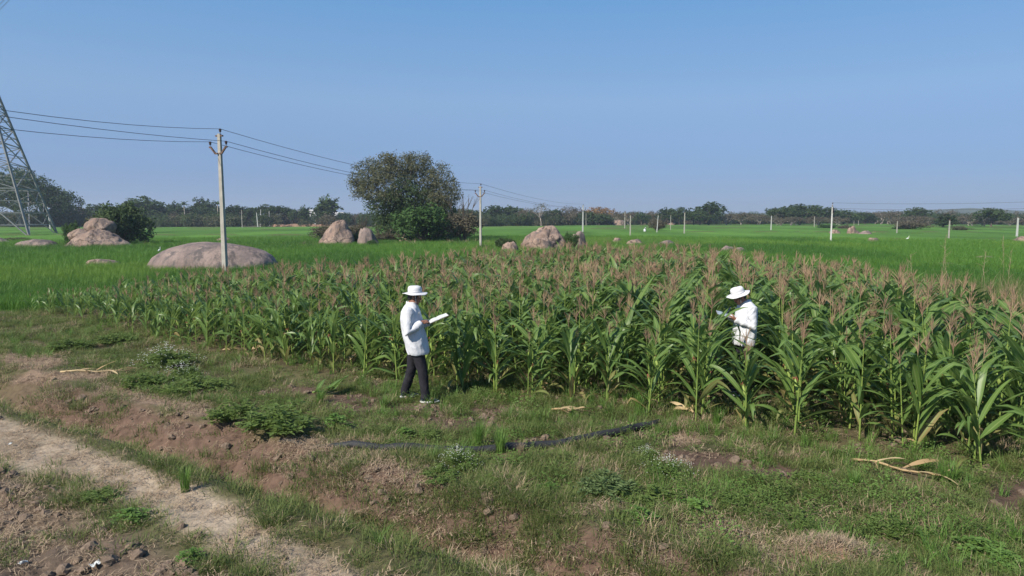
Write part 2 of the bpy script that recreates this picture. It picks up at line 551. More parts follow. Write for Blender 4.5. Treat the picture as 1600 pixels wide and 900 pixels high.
# ------------------------------------------------------------------ grass and low weeds (stuff)
def blade(mb, x, y, h, az, lean, wd, rnd, seg=2):
    """one tapering grass blade"""
    dx, dy = math.cos(az), math.sin(az)
    px, py = -dy, dx
    vs = []; fs = []
    for i in range(seg + 1):
        s = i / seg
        r = lean * s * s * h
        zz = h * s * (1 - .35 * min(1, lean) * s)
        k = wd * (1 - s) ** .7 / 2
        c = (x + dx * r, y + dy * r)
        if i < seg:
            vs += [(c[0] - px * k, c[1] - py * k, zz), (c[0] + px * k, c[1] + py * k, zz)]
        else:
            vs.append((c[0], c[1], zz))
    for i in range(seg - 1):
        fs.append((2 * i, 2 * i + 1, 2 * i + 3, 2 * i + 2))
    fs.append((2 * seg - 2, 2 * seg - 1, 2 * seg))
    mb.add(vs, fs, 0, rnd)

def grass_proto(name, n, h0, h1, rad, lean0, lean1, wd, m, seg=2):
    mb = MB()
    for _ in range(n):
        a = random.uniform(0, 2 * PI); r = rad * math.sqrt(random.random())
        blade(mb, r * math.cos(a), r * math.sin(a), random.uniform(h0, h1), a + random.gauss(0, .9), random.uniform(lean0, lean1), wd * random.uniform(.7, 1.3), random.uniform(0, .35), seg)
    return mb.mesh(name, [m], False, True)

def straw_proto(name, n, rad, m):
    mb = MB()
    for _ in range(n):
        a = random.uniform(0, 2 * PI); r = rad * math.sqrt(random.random())
        L = random.uniform(.03, .13); az = random.uniform(0, 2 * PI); zz = random.uniform(.004, .03)
        c = Vector((r * math.cos(a), r * math.sin(a), zz)); d = Vector((math.cos(az), math.sin(az), random.uniform(-.08, .25)))
        p = Vector((-d.y, d.x, 0)) * random.uniform(.0015, .0035)
        e = c + d * L
        k = c + d * L * .5 + Vector((0, 0, random.uniform(0, .02)))
        mb.add([c - p, c + p, k + p, k - p, e], [(0, 1, 2, 3), (3, 2, 4)], 0, random.random())
    return mb.mesh(name, [m], False, True)

def leaflet(mb, c, d, up, L, wd, mi, rnd):
    """small pointed leaf, two faces folded along the middle"""
    d = d.normalized(); s = d.cross(up)
    s = s.normalized() if s.length > 1e-4 else d.orthogonal().normalized()
    n = s.cross(d).normalized()
    m = c + d * L * .5
    mb.add([c, m - s * wd / 2 + n * wd * .12, c + d * L - n * L * .12, m + s * wd / 2 + n * wd * .12], [(0, 1, 2), (0, 2, 3)], mi, rnd)

def rand_dir(zlo=-.2, zhi=1):
    while True:
        v = Vector((random.uniform(-1, 1), random.uniform(-1, 1), random.uniform(zlo, zhi)))
        if .1 < v.length < 1: return v.normalized()

def weed_proto(name, n, h, rad, L, wd, m):
    mb = MB()
    for _ in range(n):
        a = random.uniform(0, 2 * PI); r = rad * math.sqrt(random.random())
        z = random.uniform(.01, h) * (1 - .5 * (r / rad) ** 2)
        d = Vector((math.cos(a), math.sin(a), random.uniform(-.1, .6)))
        leaflet(mb, Vector((r * math.cos(a), r * math.sin(a), z)), d, Vector((0, 0, 1)), L * random.uniform(.6, 1.3), wd * random.uniform(.7, 1.2), 0, random.uniform(0, .5))
    return mb.mesh(name, [m], False, True)

def polar_points(n, r0, r1, half, power=1.0):
    r = r0 + (r1 - r0) * RNG.random(n) ** power
    t = np.radians(RNG.uniform(-half, half, n))
    return r * np.sin(t), r * np.cos(t)

def rots(n, tilt=.15):
    return np.stack([RNG.normal(0, tilt, n), RNG.normal(0, tilt, n), RNG.uniform(0, 2 * PI, n)], 1)

grass_protos = [grass_proto('short_grass_%d' % i, 46, .02, .065 + .012 * i, .12, .3, 1.4, .0055, M['grass']) for i in range(4)]
grass_protos += [grass_proto('mid_grass_%d' % i, 34, .05, .16, .10, .25, 1.2, .006, M['grass']) for i in range(2)]
grass_protos += [grass_proto('dry_grass_%d' % i, 34, .03, .13, .11, .4, 1.4, .0055, M['straw']) for i in range(2)]
x, y = polar_points(98000, 4.2, 30, 44, 1.0)
Z = zone(x, y)
u, v = uv_of(x, y)
den = np.full(len(x), .62)
cl = fbm(x * 1.3, y * 1.3, 4, 101)
cf = fbm(x * 3.1, y * 3.1, 3, 105)
den *= (.16 + 1.35 * sstep(.40, .60, cl)) * (.35 + .9 * sstep(.38, .58, cf))
den *= 1 - .5 * band(v, 4.4, 4.8, .08)
den *= 1 + .55 * sstep(5.6, 6.2, v)
den *= 1 - .8 * patches(x, y, CLEARP)
den *= 1 - .88 * Z['soil']; den *= 1 - .85 * Z['straw']; den *= 1 - .66 * Z['bank'] * (1 - .8 * sstep(.48, .58, fbm(x * 1.9, y * 1.9, 4, 109))); den *= 1 - .97 * Z['path']
den *= 1 - .96 * Z['tilled'] * (1 - .5 * sstep(.60, .70, fbm(x * .9, y * .9, 3, 103)))
den *= 1 - .45 * Z['corn']; den *= 1 - Z['paddy']
den = np.where(band(v, 4.1, 4.7, .1) > .5, np.maximum(den, .25 + .55 * sstep(.4, .6, cl)), den)
den = np.where(band(v, 2.55, 3.1, .1) > .5, np.maximum(den, .45 * sstep(.46, .62, cl) * (1 - .8 * sstep(-9, -6, u))), den)
k = RNG.random(len(x)) < den
x, y = x[k], y[k]; v = v[k]
idx = np.where(fbm(x * 2.2, y * 2.2, 3, 107) + RNG.normal(0, .08, len(x)) > .58, RNG.integers(4, 6, len(x)), RNG.integers(0, 4, len(x)))
idx = np.where(RNG.random(len(x)) < .05 + .20 * sstep(.52, .66, fbm(x * 1.6, y * 1.6, 3, 108)), RNG.integers(6, 8, len(x)), idx)
d = np.hypot(x, y)
scatter('grass', np.stack([x, y, gz(x, y) - .006], 1), rots(len(x)), RNG.uniform(.7, 1.35, len(x)) * (1 + .012 * d), idx, grass_protos, 'short green and straw coloured grass covering the ground by the maize', 'grass_clump')

tall_protos = [grass_proto('tall_grass_%d' % i, 28, .12, .36, .06, .15, .8, .007, M['fresh_grass'], 3) for i in range(3)]
x, y = polar_points(8200, 4.6, 22, 43, 1.0)
u, v = uv_of(x, y); Z = zone(x, y)
den = sstep(.52, .66, fbm(x * .9 + 4, y * .9, 3, 111)) * sstep(5.6, 6.2, v) * (1 - Z['soil'] * .8) * (1 - Z['paddy'])
den = np.maximum(den, band(v, 8.4, 10.0, .3) * .62 * (1 - .4 * Z['soil']))
den = np.maximum(den, band(v, 4.1, 4.75, .1) * .10 * sstep(.45, .6, fbm(x * 1.1, y * 1.1, 3, 113)))
k = (RNG.random(len(x)) < den * .8)
x, y = x[k], y[k]
scatter('tall_grass', np.stack([x, y, gz(x, y) - .01], 1), rots(len(x)), RNG.uniform(.45, 1.0, len(x)), RNG.integers(0, 3, len(x)), tall_protos, 'fresh green taller grass tufts at the foot of the maize and along the ditch', 'tall_grass_clump')

weed_protos = [weed_proto('low_weed_%d' % i, 60 + 18 * i, .08 + .04 * i, .11 + .03 * i, .032, .015, M['weed'] if i < 3 else M['weed_bright']) for i in range(4)]
x, y = polar_points(15000, 4.6, 21, 43, 1.0)
u, v = uv_of(x, y); Z = zone(x, y)
den = (sstep(.46, .62, fbm(x * .8 + 14, y * .8, 4, 121)) * .75 + .08) * sstep(5.5, 6.3, v) * (1 - .85 * Z['soil']) * (1 - Z['straw']) * (1 - Z['paddy']) * (1 - .5 * Z['corn'])
k = RNG.random(len(x)) < den
x, y = x[k], y[k]
scatter('weeds', np.stack([x, y, gz(x, y)], 1), rots(len(x), .2), RNG.uniform(.5, 1.3, len(x)), np.minimum(3, (RNG.random(len(x)) ** 1.2 * 3.35).astype(int)), weed_protos, 'low leafy weeds mixed into the grass between pipe and maize', 'low_weed')

straw_protos = [straw_proto('loose_straw_%d' % i, 30, .16, M['straw']) for i in range(4)]
x, y = polar_points(26000, 4.2, 20, 44, 1.0)
u, v = uv_of(x, y); Z = zone(x, y)
den = np.maximum(Z['straw'] * .9, np.maximum(Z['path'] * .45, np.maximum(Z['bank'] * .16, Z['tilled'] * (.22 + .6 * sstep(.52, .64, fbm(x * 1.3, y * 1.3, 4, 61))))))
den = np.maximum(den, .045 * sstep(5, 5.5, v)) * (1 - Z['paddy'])
k = RNG.random(len(x)) < den
x, y = x[k], y[k]
scatter('straw_litter', np.stack([x, y, gz(x, y)], 1), rots(len(x), .12), RNG.uniform(.6, 1.2, len(x)), RNG.integers(0, 4, len(x)), straw_protos, 'loose pale straw lying on the footpath and bare soil', 'loose_straw')

def clod_proto(name, seed):
    rg = random.Random(seed)
    bm = bmesh.new(); bmesh.ops.create_icosphere(bm, subdivisions=2, radius=.05)
    for q in bm.verts:
        q.co *= rg.uniform(.72, 1.2); q.co.z *= .7
    me = bpy.data.meshes.new(name); bm.to_mesh(me); bm.free()
    me.materials.append(M['soil']); return me
M['soil'] = mat('soil', (.165, .122, .09), .95, .25, 20, .6, 60, spec=.1)
clods = [clod_proto('soil_clod_%d' % i, i) for i in range(4)]
x, y = polar_points(15000, 4.2, 15, 44, .8)
u, v = uv_of(x, y); Z = zone(x, y)
den = Z['tilled'] * .95 * sstep(.32, .5, fbm(x * .9 + 2, y * .9, 3, 131)) + Z['soil'] * .35 + Z['bank'] * .22 + .01
k = RNG.random(len(x)) < den
x, y = x[k], y[k]
scatter('soil_clods', np.stack([x, y, gz(x, y) + .004], 1), rots(len(x), .5), .25 + 1.1 * RNG.random(len(x)) ** 2.2, RNG.integers(0, 4, len(x)), clods, 'crumbly brown soil clods on the tilled strip and ditch bank', 'soil_clod')

# paddy
M['paddy_dark'] = leafmat('paddy_dark', (.05, .135, .018), (.08, .18, .028), .3, .5, False, None, .25)
M['paddy_light'] = leafmat('paddy_light', (.105, .205, .028), (.16, .27, .045), .3, .5, False, None, .25)
paddy_protos = [grass_proto('rice_tuft_%d' % i, 34, .28, .50, .20, .1, .55, .012, M[m], 3) for i, m in enumerate(('paddy', 'paddy', 'paddy_dark', 'paddy_light'))]
x, y = polar_points(46000, 19, 95, 41, 1.25)
k = (RNG.random(len(x)) < paddy_mask(x, y) * (1 - .95 * bund_mask(x, y))) & (y > 19)
x, y = x[k], y[k]
d = np.hypot(x, y)
scatter('paddy_plants', np.stack([x, y, gz(x, y)], 1), rots(len(x), .1), RNG.uniform(.75, 1.1, len(x)) * (1 + .008 * np.maximum(0, d - 25)), np.where(fbm(x * .09, y * .05, 3, 161) + RNG.normal(0, .07, len(x)) < .44, 2, np.where(fbm(x * .13 + 7, y * .06, 3, 163) + RNG.normal(0, .07, len(x)) > .57, 3, RNG.integers(0, 2, len(x)))), paddy_protos, 'dense bright green rice plants filling the paddy field', 'rice_tuft')

# rough dry growth to the right of and behind the maize
brush_protos = [grass_proto('dry_brush_%d' % i, 40, .3, .95, .22, .1, .6, .012, M['straw'] if i == 0 else M['grass'], 3) for i in range(3)]
x, y = polar_points(9000, 10, 34, 44, 1)
k = ((x > 9.9 + .12 * np.maximum(0, y - 12)) & (y > 8) & (RNG.random(len(x)) < (1 - paddy_mask(x, y)) * .62)) & ~in_poly(x, y, FIELD)
x, y = x[k], y[k]
scatter('dry_brush', np.stack([x, y, gz(x, y)], 1), rots(len(x), .15), RNG.uniform(.75, 1.45, len(x)), RNG.choice([0, 1, 2], len(x), p=[.16, .44, .40]), brush_protos, 'rough half dry weeds beyond the right end of the maize', 'dry_brush')

# ------------------------------------------------------------------ maize
def maize_leaf(mb, z0, az, L, e0, droop, wmax, seg, rnd, mi=0, twist=0.0, r0=.012):
    """arched ribbon with a folded midrib; e0 elevation at the stalk, droop total bend"""
    c = Vector((r0 * math.cos(az), r0 * math.sin(az), z0))
    h = Vector((math.cos(az), math.sin(az), 0)); side = Vector((-math.sin(az), math.cos(az), 0))
    vs, ac = [], []
    ds = L / seg
    wv = random.uniform(0, 6.28)
    kink = -R(random.uniform(25, 80)) if random.random() < .28 else 0
    for i in range(seg + 1):
        s = i / seg
        e = e0 - droop * s ** 2.3 + kink * max(0, min(1, (s - .55) / .12))
        d = h * math.cos(e) + Vector((0, 0, math.sin(e)))
        n = -h * math.sin(e) + Vector((0, 0, math.cos(e)))
        wv2 = wmax * (min(1, .38 + 2.3 * s) if s < .27 else 1) * max(0, 1 - max(0, (s - .4) / .6) ** 1.7)
        tw = twist * s
        sd = side * math.cos(tw) + n * math.sin(tw)
        nn = n * math.cos(tw) - side * math.sin(tw)
        k = wv2 / 2
        f = .30 * (1 - .6 * s)
        ru = .16 * math.sin(wv + 9 * s) * k
        vs += [c + sd * k + nn * (k * f + ru), c, c - sd * k + nn * (k * f - ru)]
        ac += [1, 0, 1]
        c = c + d * ds
    fs = []
    for i in range(seg):
        a = i * 3; b = a + 3
        fs += [(a, a + 1, b + 1, b), (a + 1, a + 2, b + 2, b + 1)]
    mb.add(vs, fs, mi, rnd, ac)

def maize_spec(seed, H=1.45):
    """numbers of one plant: leaves, ear, tassel; H height of the stalk without the tassel"""
    rg = random.Random(seed)
    sp = {'H': H, 'leaves': [], 'seed': seed}
    n = rg.choice([12, 13, 14])
    az0 = 0
    for i in range(n):
        f = i / (n - 1)
        z0 = .11 + (H - .19) * f ** .95
        az = az0 + PI * (i % 2) + rg.gauss(0, .35)
        L = (.58 + .42 * math.sin(PI * min(1, .18 + f * .72))) * rg.uniform(.85, 1.12) * 1.0
        if f > .72: L *= .74 if f < .88 else .52
        e0 = R(rg.uniform(26, 64) + 10 * f * (1 if f < .72 else 0))
        droop = R(rg.uniform(20, 95) - 25 * f) if rg.random() > .22 else R(rg.uniform(105, 165) - 35 * f)
        wmax = .104 * rg.uniform(.85, 1.15) * (1 - .25 * max(0, f - .7) / .3)
        sp['leaves'].append((z0, az, L, e0, droop, wmax, rg.random() * .8, rg.gauss(0, .55)))
    sp['lean'] = (rg.gauss(0, .03), rg.gauss(0, .03))
    sp['ear'] = (H * rg.uniform(.42, .5), rg.uniform(0, 2 * PI))
    sp['dry'] = rg.random() < .6
    return sp

def tassel_into(mb, H, rg, lod=0, mi=0, rnd=0.0):
    z0 = H + .02
    nb = rg.randint(9, 16) if lod == 0 else rg.randint(6, 10)
    rad = .0042 if lod == 0 else .0054
    mb.tube([(0, 0, z0), (0, 0, z0 + .14), (0.004, 0, z0 + rg.uniform(.30, .42))], [rad * .8, rad * 1.25, rad * .5], 4 if lod == 0 else 3, mi, rnd, False)
    for i in range(nb):
        a = 2 * PI * i / nb + rg.uniform(-.4, .4); e = R(rg.uniform(42, 84)); L = rg.uniform(.14, .27)
        zb = z0 + .05 + .11 * rg.random()
        d = Vector((math.cos(a) * math.cos(e), math.sin(a) * math.cos(e), math.sin(e)))
        c = Vector((0, 0, zb))
        m = c + d * L * .5 + Vector((0, 0, .006)); t = c + d * L + Vector((0, 0, -.015))
        mb.tube([c, m, t], [rad * .5, rad * 1.05, rad * .5], 3, mi, rnd + rg.uniform(-.1, .1), False)

MAIZE_MATS = [M['corn_stalk'], M['corn_leaf'], M['tassel'], M['husk'], M['silk'], M['dry_leaf']]

def stalk_into(mb, H, n=6, mi=0):
    zs = [-.03, .12, .4, .75, 1.05, H]
    mb.tube([(0, 0, min(z, H)) for z in zs[:-1]] + [(0, 0, H + .05)], [.017, .016, .014, .011, .009, .005], n, mi, 0.2, False)
    if n > 4:
        for q in range(1, 8):           # swollen nodes
            zz = H * q / 8.5
            mb.tube([(0, 0, zz - .008), (0, 0, zz), (0, 0, zz + .008)], [.0125, .0165 - .006 * q / 8, .0125], n, mi, .5, False)

def ear_into(mb, sp, mi_h=0, mi_s=1, what='both'):
    z, a = sp['ear']
    d = Vector((math.cos(a) * .36, math.sin(a) * .36, .93))
    c = Vector((math.cos(a) * .02, math.sin(a) * .02, z))
    if what != 'silk':
        mb.tube([c, c + d * .05, c + d * .12, c + d * .19, c + d * .225], [.010, .024, .027, .018, .008], 7, mi_h, .3)
    if what != 'husk':
        t = c + d * .22
        rg = random.Random(sp['seed'])
        for _ in range(9):
            q = rand_dir(-.6, 1) * .05
            mb.tube([t, t + d * .02 + q * .6, t + q + Vector((0, 0, -.012))], [.006, .005, .003], 3, mi_s, rg.random(), False)

class Maize:
    """meshes of one kind of plant, part by part"""
    def __init__(s, seed, H=1.45, silk=True):
        random.seed(1000 + seed)
        sp = maize_spec(seed, H)
        s.sp = sp
        mb = MB(); stalk_into(mb, H)
        s.stalk = mb.mesh('stalk', [M['corn_stalk']], True, True)
        s.leaves = []
        for q in sp['leaves']:
            mb = MB(); maize_leaf(mb, q[0], q[1], q[2], q[3], q[4], q[5], 9, q[6], 0, q[7])
            s.leaves.append(mb.mesh('leaf', [M['yellow_leaf' if len(s.leaves) < seed % 3 else 'corn_leaf']], True, True))
        mb = MB(); tassel_into(mb, H, random.Random(seed)); s.tassel = mb.mesh('tassel', [M['tassel']], True, True)
        mb = MB(); ear_into(mb, sp, 0, 0, 'husk'); s.ear = mb.mesh('ear', [M['husk']], True, True)
        mb = MB(); ear_into(mb, sp, 0, 0, 'silk'); s.silk = mb.mesh('silk', [M['silk']], True, True)
        s.dry = []
        rg = random.Random(seed)
        for i in range(2):
            mb = MB(); maize_leaf(mb, .08 + .09 * i, rg.uniform(0, 6.28), .30, R(5), R(95), .026, 7, rg.random(), 0, 1.6)
            s.dry.append(mb.mesh('dry_leaf', [M['dry_leaf']], True, True))
    def place(s, x, y, rz, k, tilt, label, group, dry=True, ear=True):
        t = thing('maize_plant', label, 'maize plant', (x, y, gz1(x, y)), 0, group)
        t.rotation_euler = (tilt[0], tilt[1], rz)
        t.scale = (k[0], k[0], k[1])
        link('stalk', s.stalk, None, t)
        for me in s.leaves: link('leaf', me, None, t)
        link('tassel', s.tassel, None, t)
        if ear:
            e = link('ear', s.ear, None, t); link('silk', s.silk, None, e)
        if dry:
            for me in s.dry: link('dry_leaf', me, None, t)
        return t

MAIZE = [Maize(i) for i in range(9)]

# positions: rows 0.65 m apart that run away from the camera towards photograph x ~ 1130
RD = Vector((.296, .955)); RN = Vector((.955, -.296))
PERSON1 = (-1.50, 10.45)
PERSON2 = (3.78, 11.05)
plants = []; LOWP = {}
rg = random.Random(42)
for kk in range(-40, 26):
    c = -.28 + .65 * kk
    first = True
    s = -20.0
    while s < 45:
        s += rg.uniform(.19, .31)
        cx = c + rg.gauss(0, .045)
        px = RN.x * cx + RD.x * s; py = RN.y * cx + RD.y * s
        if not in_poly(np.array([px]), np.array([py]), FIELD)[0]: continue
        if abs(px) > .80 * py + 1.0: continue
        if math.hypot(px - PERSON1[0], py - PERSON1[1]) < .5: continue
        if math.hypot(px - PERSON2[0], py - PERSON2[1]) < .42: continue
        # nothing stands between the camera and the second man's head and chest but one plant
        t_ = py / PERSON2[1]
        low = .8 < t_ < 1 and abs(px - PERSON2[0] * t_) < .30 and not first
        if low and t_ > .95: continue
        if rg.random() < .05: continue
        u_, v_ = uv_of(px, py)
        if first: depth = 0
        first_here = first
        first = False
        plants.append([px, py, kk, first_here, s]); LOWP[(px, py)] = low
# depth behind the front end of each row
front = {}
for p in plants:
    front[p[2]] = min(front.get(p[2], 1e9), p[4])
def hscale(px, py, dep):
    a = .74 + .20 * min(1, dep / 2.6)
    left = 1 - .10 * min(1, max(0, (-1 - px) / 4)) - .42 * min(1, max(0, (-5.0 - px) / 9.5)) ** 1.2
    return a * left
for p in plants:
    dep = p[4] - front[p[2]]
    p.append(dep)
    p.append(hscale(p[0], p[1], dep) * rg.uniform(.82, 1.15) * (1.06 if p[0] > 2 else 1.0) * (.74 if LOWP[(p[0], p[1])] else 1) * (1 - .14 * min(1, max(0, p[0] - 6.5) / 2.5)))
def score(p):
    return math.hypot(p[0], p[1]) + 1.1 * p[5] + (40 if abs(p[0]) > .745 * p[1] + .1 else 0)
plants.sort(key=score)
hero = plants[:296]; rest = plants[296:]

ORD = ['', 'first', 'second', 'third', 'fourth', 'fifth', 'sixth', 'seventh', 'eighth', 'ninth', 'tenth', 'eleventh', 'twelfth', 'thirteenth', 'fourteenth', 'fifteenth', 'sixteenth', 'seventeenth', 'eighteenth', 'nineteenth', 'twentieth', 'twenty-first', 'twenty-second', 'twenty-third', 'twenty-fourth', 'twenty-fifth', 'twenty-sixth', 'twenty-seventh', 'twenty-eighth']
fr = sorted([p for p in hero if p[3]], key=lambda p: p[0] / p[1])
px1 = PERSON1[0] / PERSON1[1]; px2 = PERSON2[0] / PERSON2[1]
A_ = [p for p in fr if p[0] / p[1] < px1]; B_ = [p for p in fr if px1 <= p[0] / p[1] < px2]; C_ = [p for p in fr if p[0] / p[1] >= px2]
flabel = {}
for i, p in enumerate(reversed(A_)):
    flabel[id(p)] = 'maize plant at the front edge, %s left of the man beside the maize' % ORD[i + 1] if i + 1 < len(ORD) else None
for i, p in enumerate(B_):
    flabel[id(p)] = 'maize plant at the front edge, %s right of the man beside the maize' % ORD[i + 1]
for i, p in enumerate(C_):
    flabel[id(p)] = 'maize plant at the front edge, %s right of the man inside the maize' % ORD[i + 1]
rowname = {}
for lst, who in ((list(reversed(A_)), 'left of the man beside the maize'), (B_, 'right of the man beside the maize'), (C_, 'right of the man inside the maize')):
    for i, p in enumerate(lst):
        if i + 1 < len(ORD): rowname[p[2]] = '%s front plant %s' % (ORD[i + 1], who)
inrow = {}
for p in sorted(hero, key=lambda p: p[4]):
    if not p[3]: inrow.setdefault(p[2], []).append(p)
rlabel = {}
for kk, lst in inrow.items():
    for i, p in enumerate(lst):
        if kk in rowname and i + 1 < len(ORD): rlabel[id(p)] = '%s maize plant behind the %s' % (ORD[i + 1], rowname[kk])
for p in hero:
    lb = flabel.get(id(p))
    q = p[0] / p[1]
    if id(p) in rlabel: lb = rlabel[id(p)]; grp = 'maize plants in rows behind the front edge'
    elif lb: grp = 'maize plants along the front edge of the field'
    elif q < px1: lb, grp = 'shorter maize plant behind the front edge, left of the man beside the maize', 'maize plants left of the man beside the maize'
    elif q < px2: lb, grp = 'maize plant behind the front edge, between the two men', 'maize plants between the two men'
    else: lb, grp = 'tall maize plant behind the front edge, right of the man inside the maize', 'maize plants right of the man inside the maize'
    pr = MAIZE[rg.randrange(len(MAIZE))]
    # leaves stand mostly across the row
    rz = math.atan2(RN.y, RN.x) + rg.choice([0, PI]) + rg.gauss(0, .7)
    k = p[6]
    pr.place(p[0], p[1], rz, (k * rg.uniform(.92, 1.06) ** 1 * (.9 + .1 * k), k), (rg.gauss(0, .05), rg.gauss(0, .05)), lb, grp, p[5] < 1.2 and rg.random() < .4, p[5] < 2.5 and rg.random() < .6)

# the plants behind, one mass
def maize_lod(seed):
    random.seed(2000 + seed)
    sp = maize_spec(seed)
    mb = MB()
    stalk_into(mb, sp['H'], 3, 0)
    for q in sp['leaves'][2:]:
        maize_leaf(mb, q[0], q[1], q[2], q[3], q[4], q[5], 5, q[6], 1, q[7])
    if seed != 4: tassel_into(mb, sp['H'], random.Random(seed), 1, 2)
    return np.array(mb.v), np.array(mb.f), np.array(mb.mi), np.array(mb.rnd), np.array(mb.ac)
LOD = [maize_lod(i) for i in range(6)]
Vs, Fs, Ms, Rs, As = [], [], [], [], []
off = 0
gx = np.array([p[0] for p in rest]); gy = np.array([p[1] for p in rest]); gzz = gz(gx, gy)
for i, p in enumerate(rest):
    V, F, mi, rn, ac = LOD[rg.randrange(len(LOD))]
    rz = math.atan2(RN.y, RN.x) + rg.choice([0, PI]) + rg.gauss(0, .7)
    k = p[6]
    m3 = np.array(Euler((rg.gauss(0, .04), rg.gauss(0, .04), rz)).to_matrix())
    W = (V * np.array([.9 + .1 * k, .9 + .1 * k, 1]) * k) @ m3.T + np.array([p[0], p[1], gzz[i]])
    Vs.append(W); Fs.append(F + off); Ms.append(mi); Rs.append((rn + rg.random()) % 1); As.append(ac); off += len(V)
me = np_mesh('maize_field', np.concatenate(Vs), np.concatenate(Fs), MAIZE_MATS, np.concatenate(Ms), {'rnd': np.concatenate(Rs), 'across': np.concatenate(As)}, True)
tag(link('maize_field', me), 'dense mass of tasselled maize plants filling the field behind the front rows', None, None, 'stuff')
print('MAIZE', len(hero), len(rest), off)

# ------------------------------------------------------------------ boulders
def rockmat(name, c1, c2, c3):
    m, n, l, p, o = newmat(name)
    p.inputs['Roughness'].default_value = .88
    p.inputs['Specular IOR Level'].default_value = .2
    tc = n.new('ShaderNodeTexCoord')
    def noi(sc, det, vec=None, ro=.6):
        q = n.new('ShaderNodeTexNoise'); q.inputs['Scale'].default_value = sc; q.inputs['Detail'].default_value = det; q.inputs['Roughness'].default_value = ro
        l.new(vec or tc.outputs['Object'], q.inputs['Vector']); return q.outputs[0]
    mp = n.new('ShaderNodeMapping'); mp.inputs['Scale'].default_value = (1.6, 1.6, .35)
    l.new(tc.outputs['Object'], mp.inputs[0])
    a = n.new('ShaderNodeValToRGB'); a.color_ramp.elements[0].position = .40; a.color_ramp.elements[1].position = .60
    a.color_ramp.elements[0].color = rgba(c1); a.color_ramp.elements[1].color = rgba(c2)
    l.new(noi(.55, 6), a.inputs[0])
    mx = n.new('ShaderNodeMix'); mx.data_type = 'RGBA'; mx.inputs[7].default_value = rgba(c3)
    r = n.new('ShaderNodeMapRange'); r.inputs[1].default_value = .47; r.inputs[2].default_value = .60; r.inputs[4].default_value = .9
    l.new(noi(1.1, 7, mp.outputs[0], .7), r.inputs[0]); l.new(r.outputs[0], mx.inputs[0]); l.new(a.outputs[0], mx.inputs[6])
    gr = n.new('ShaderNodeMix'); gr.data_type = 'RGBA'; gr.blend_type = 'MULTIPLY'; gr.inputs[0].default_value = .6
    g2 = n.new('ShaderNodeMapRange'); g2.inputs[1].default_value = .3; g2.inputs[2].default_value = .7; g2.inputs[3].default_value = .55; g2.inputs[4].default_value = 1.3
    l.new(noi(14, 6, None, .8), g2.inputs[0]); l.new(mx.outputs[2], gr.inputs[6]); l.new(g2.outputs[0], gr.inputs[7])
    l.new(gr.outputs[2], p.inputs['Base Color'])
    vo = n.new('ShaderNodeTexVoronoi'); vo.feature = 'DISTANCE_TO_EDGE'; vo.inputs['Scale'].default_value = .34
    dn = n.new('ShaderNodeTexNoise'); dn.inputs['Scale'].default_value = 1.4; dn.inputs['Detail'].default_value = 5
    l.new(tc.outputs['Object'], dn.inputs['Vector'])
    vm = n.new('ShaderNodeVectorMath'); vm.operation = 'MULTIPLY_ADD'; vm.inputs[1].default_value = (1.1, 1.1, 1.1)
    l.new(dn.outputs['Color'], vm.inputs[0]); l.new(tc.outputs['Object'], vm.inputs[2]); l.new(vm.outputs[0], vo.inputs['Vector'])
    cm_ = n.new('ShaderNodeMapRange'); cm_.inputs[1].default_value = .008; cm_.inputs[2].default_value = .022; cm_.inputs[3].default_value = .45 if name == 'rock' else 1.0; cm_.inputs[4].default_value = 1
    l.new(vo.outputs['Distance'], cm_.inputs[0])
    ck = n.new('ShaderNodeMix'); ck.data_type = 'RGBA'; ck.blend_type = 'MULTIPLY'; ck.inputs[0].default_value = 1
    l.new(gr.outputs[2], ck.inputs[6]); l.new(cm_.outputs[0], ck.inputs[7]); l.new(ck.outputs[2], p.inputs['Base Color'])
    b = n.new('ShaderNodeBump'); b.inputs['Strength'].default_value = .8; b.inputs['Distance'].default_value = .08
    l.new(noi(3.5, 9, None, .7), b.inputs['Height']); l.new(b.outputs[0], p.inputs['Normal'])
    return m
M['rock'] = rockmat('rock', (.23, .16, .125), (.37, .27, .21), (.11, .09, .085))
M['rock_grey'] = rockmat('rock_grey', (.19, .145, .13), (.31, .235, .20), (.10, .088, .085))
M['earth'] = mat('earth', (.24, .15, .10), .95, .2, 1.2, .5, 12, spec=.1)
from mathutils import noise as mnoise

def rock_mesh(w, dep, h, seed, lump=.16, dome=True, sub=4, sharp=0.0, cone=0.0, shear=0.0):
    lump *= 1.5
    bm = bmesh.new(); bmesh.ops.create_icosphere(bm, subdivisions=sub, radius=1)
    sv = Vector((seed * 3.7, seed * 1.9, seed * 5.3))
    for q in bm.verts:
        p = q.co.copy()
        n1 = mnoise.fractal(p * 1.15 + sv, 1.0, 2.1, 5)
        n2 = abs(mnoise.noise(p * 2.1 + sv * 2))
        k = 1 + lump * n1 - lump * .5 * (1 - min(1, n2 * 5)) * (1 if sharp else .25)
        if sharp:
            # planed faces
            for t in range(5):
                d = mnoise.random_unit_vector() if False else Vector((math.sin(seed * 7 + t * 2.4), math.cos(seed * 5 + t * 1.7), math.sin(seed + t * 3.1) * .7)).normalized()
                over = p.dot(d) * k - (1 - sharp)
                if over > 0: k -= over * .8
        q.co = p * k
        z = q.co.z
        if dome: q.co.z = z * h if z > 0 else z * h * .35
        else: q.co.z = (z + .82) * h / 1.82
        zz = max(0, min(1, q.co.z / h))
        q.co.x = (q.co.x * (1 - cone * zz ** .8) + shear * zz) * w / 2; q.co.y *= (1 - cone * zz ** .8) * dep / 2
    me = bpy.data.meshes.new('boulder'); bm.to_mesh(me); bm.free()
    me.polygons.foreach_set('use_smooth', [True] * len(me.polygons))
    return me

